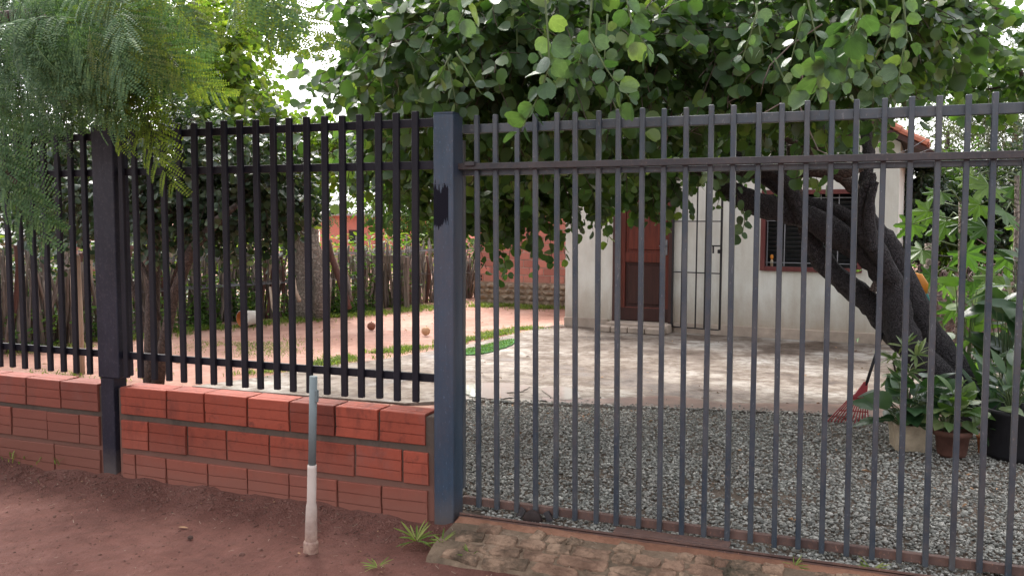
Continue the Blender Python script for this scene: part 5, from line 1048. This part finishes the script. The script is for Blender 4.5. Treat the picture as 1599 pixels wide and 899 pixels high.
# weed clumps on the street
GB = leaf_shape(BLADE, M['grass'])
def weed_clump(px, py, n, L_, label, z=.045):
    B = gnd(px, py, z); t = empty('weed_clump', B, label=label, cat='weed', group='weeds by the gate threshold'); rosette(t, B, B, n, L_, GB, .01, .012, None, (.1, 1.0))
weed_clump(650, 846, 22, .095, 'tallest grassy weed clump at the foot of the gate post')
weed_clump(690, 850, 24, .07, 'grassy weed clump just right of the gate post foot')
weed_clump(735, 872, 14, .06, 'small grassy weed on the street below the threshold corner', .03)
weed_clump(590, 888, 14, .065, 'low grassy weed alone on the street near the bottom edge', .015)
weed_clump(1240, 888, 16, .06, 'bright low weed before the gate track', .08)
weed_clump(1362, 893, 18, .07, 'bright wide weed before the gate track at the right', .08)
def fallen(px, py, z, label, s=.05, yaw=0):
    me = leaf_mesh('fallen_leaf', np.zeros((1, 3)), np.array([[1., .1, 0]]), np.array([[0, 0, 1.]]), np.array([s]), M['dry_leaf'], OVAL_V, OVAL_F); o = link('fallen_leaf', me, loc=gnd(px, py, z), rot=(0, 0, yaw)); tag(o, label, 'leaf', 'fallen dry leaves')
fallen(1345, 734, .112, 'pale brown fallen leaf on the gravel left of the cement planter', .07, .4)
fallen(1465, 700, .12, 'large dry curled leaf leaning at the terracotta pot', .1, 1.2)
fallen(1238, 812, .112, 'small orange brown fallen leaf on the gravel near the gate', .05, 2)
fallen(278, 822, .022, 'pale dry fallen leaf on the dirt street', .05, .3)
a = gnd(297, 841, .015); V = IV * np.array([.016, .013, .011]) * (1 + rng.uniform(-.2, .2, (len(IV), 1))); q = MB(); q.add([tuple(v) for v in V], IF); o = q.build('dirt_clod', M['soil'], loc=(a.x, a.y, .022)); tag(o, 'dark clod of soil on the dirt street', 'clod')
N = 420; tx = rng.uniform(-5.5, .9, N); ty = np.where(rng.random(N) < .5, -.15 - np.abs(rng.normal(0, .2, N)), rng.uniform(-1.8, -.15, N)); tz = np.array([(street_z(a, b) if a < -1.75 or b < -.5 else thr_z(b)) + .005 for a, b in zip(tx, ty)]); pos = np.stack([tx, ty, tz], -1)
aa = rng.uniform(0, 6.28, N); d = np.stack([np.cos(aa), np.sin(aa), rng.normal(0, .1, N)], -1) * rng.uniform(.008, .035, (N, 1)); s_ = np.stack([-np.sin(aa), np.cos(aa), np.zeros(N)], -1) * .0011
link('twig_litter', np_mesh('twig_litter', np.stack([pos - s_, pos + s_, pos + d + s_, pos + d - s_], 1), [(0, 1, 2, 3)], 4, M['stick_pale']), kind='stuff')
def litter(xr, yr, n, size, zf):
    P = np.stack([rng.uniform(*xr, n), rng.uniform(*yr, n)], -1); z = np.array([zf(a, b) for a, b in P]) + .006; d = rng.normal(size=(n, 3)); d[:, 2] *= .2; nn = np.array([0, 0, 1.]) + rng.normal(size=(n, 3)) * .25
    link('leaf_litter', leaf_mesh('leaf_litter', np.concatenate([P, z[:, None]], 1), d, nn, size * rng.uniform(.5, 1.4, n), M['dry_leaf'], OVAL_V, OVAL_F), kind='stuff')
litter((-5.5, 0.8), (-1.7, -.1), 150, .016, lambda x, y: street_z(x, y) if x < -1.75 or y < -.5 else thr_z(y)); litter((-2.7, 2.0), (.1, 2.6), 90, .028, lambda x, y: .102); litter((-8, -4.5), (2, 9), 90, .05, lambda x, y: .1); litter((-3.5, 1.5), (3.2, 7), 70, .035, lambda x, y: .103)
print('individual leaves', NLEAF)
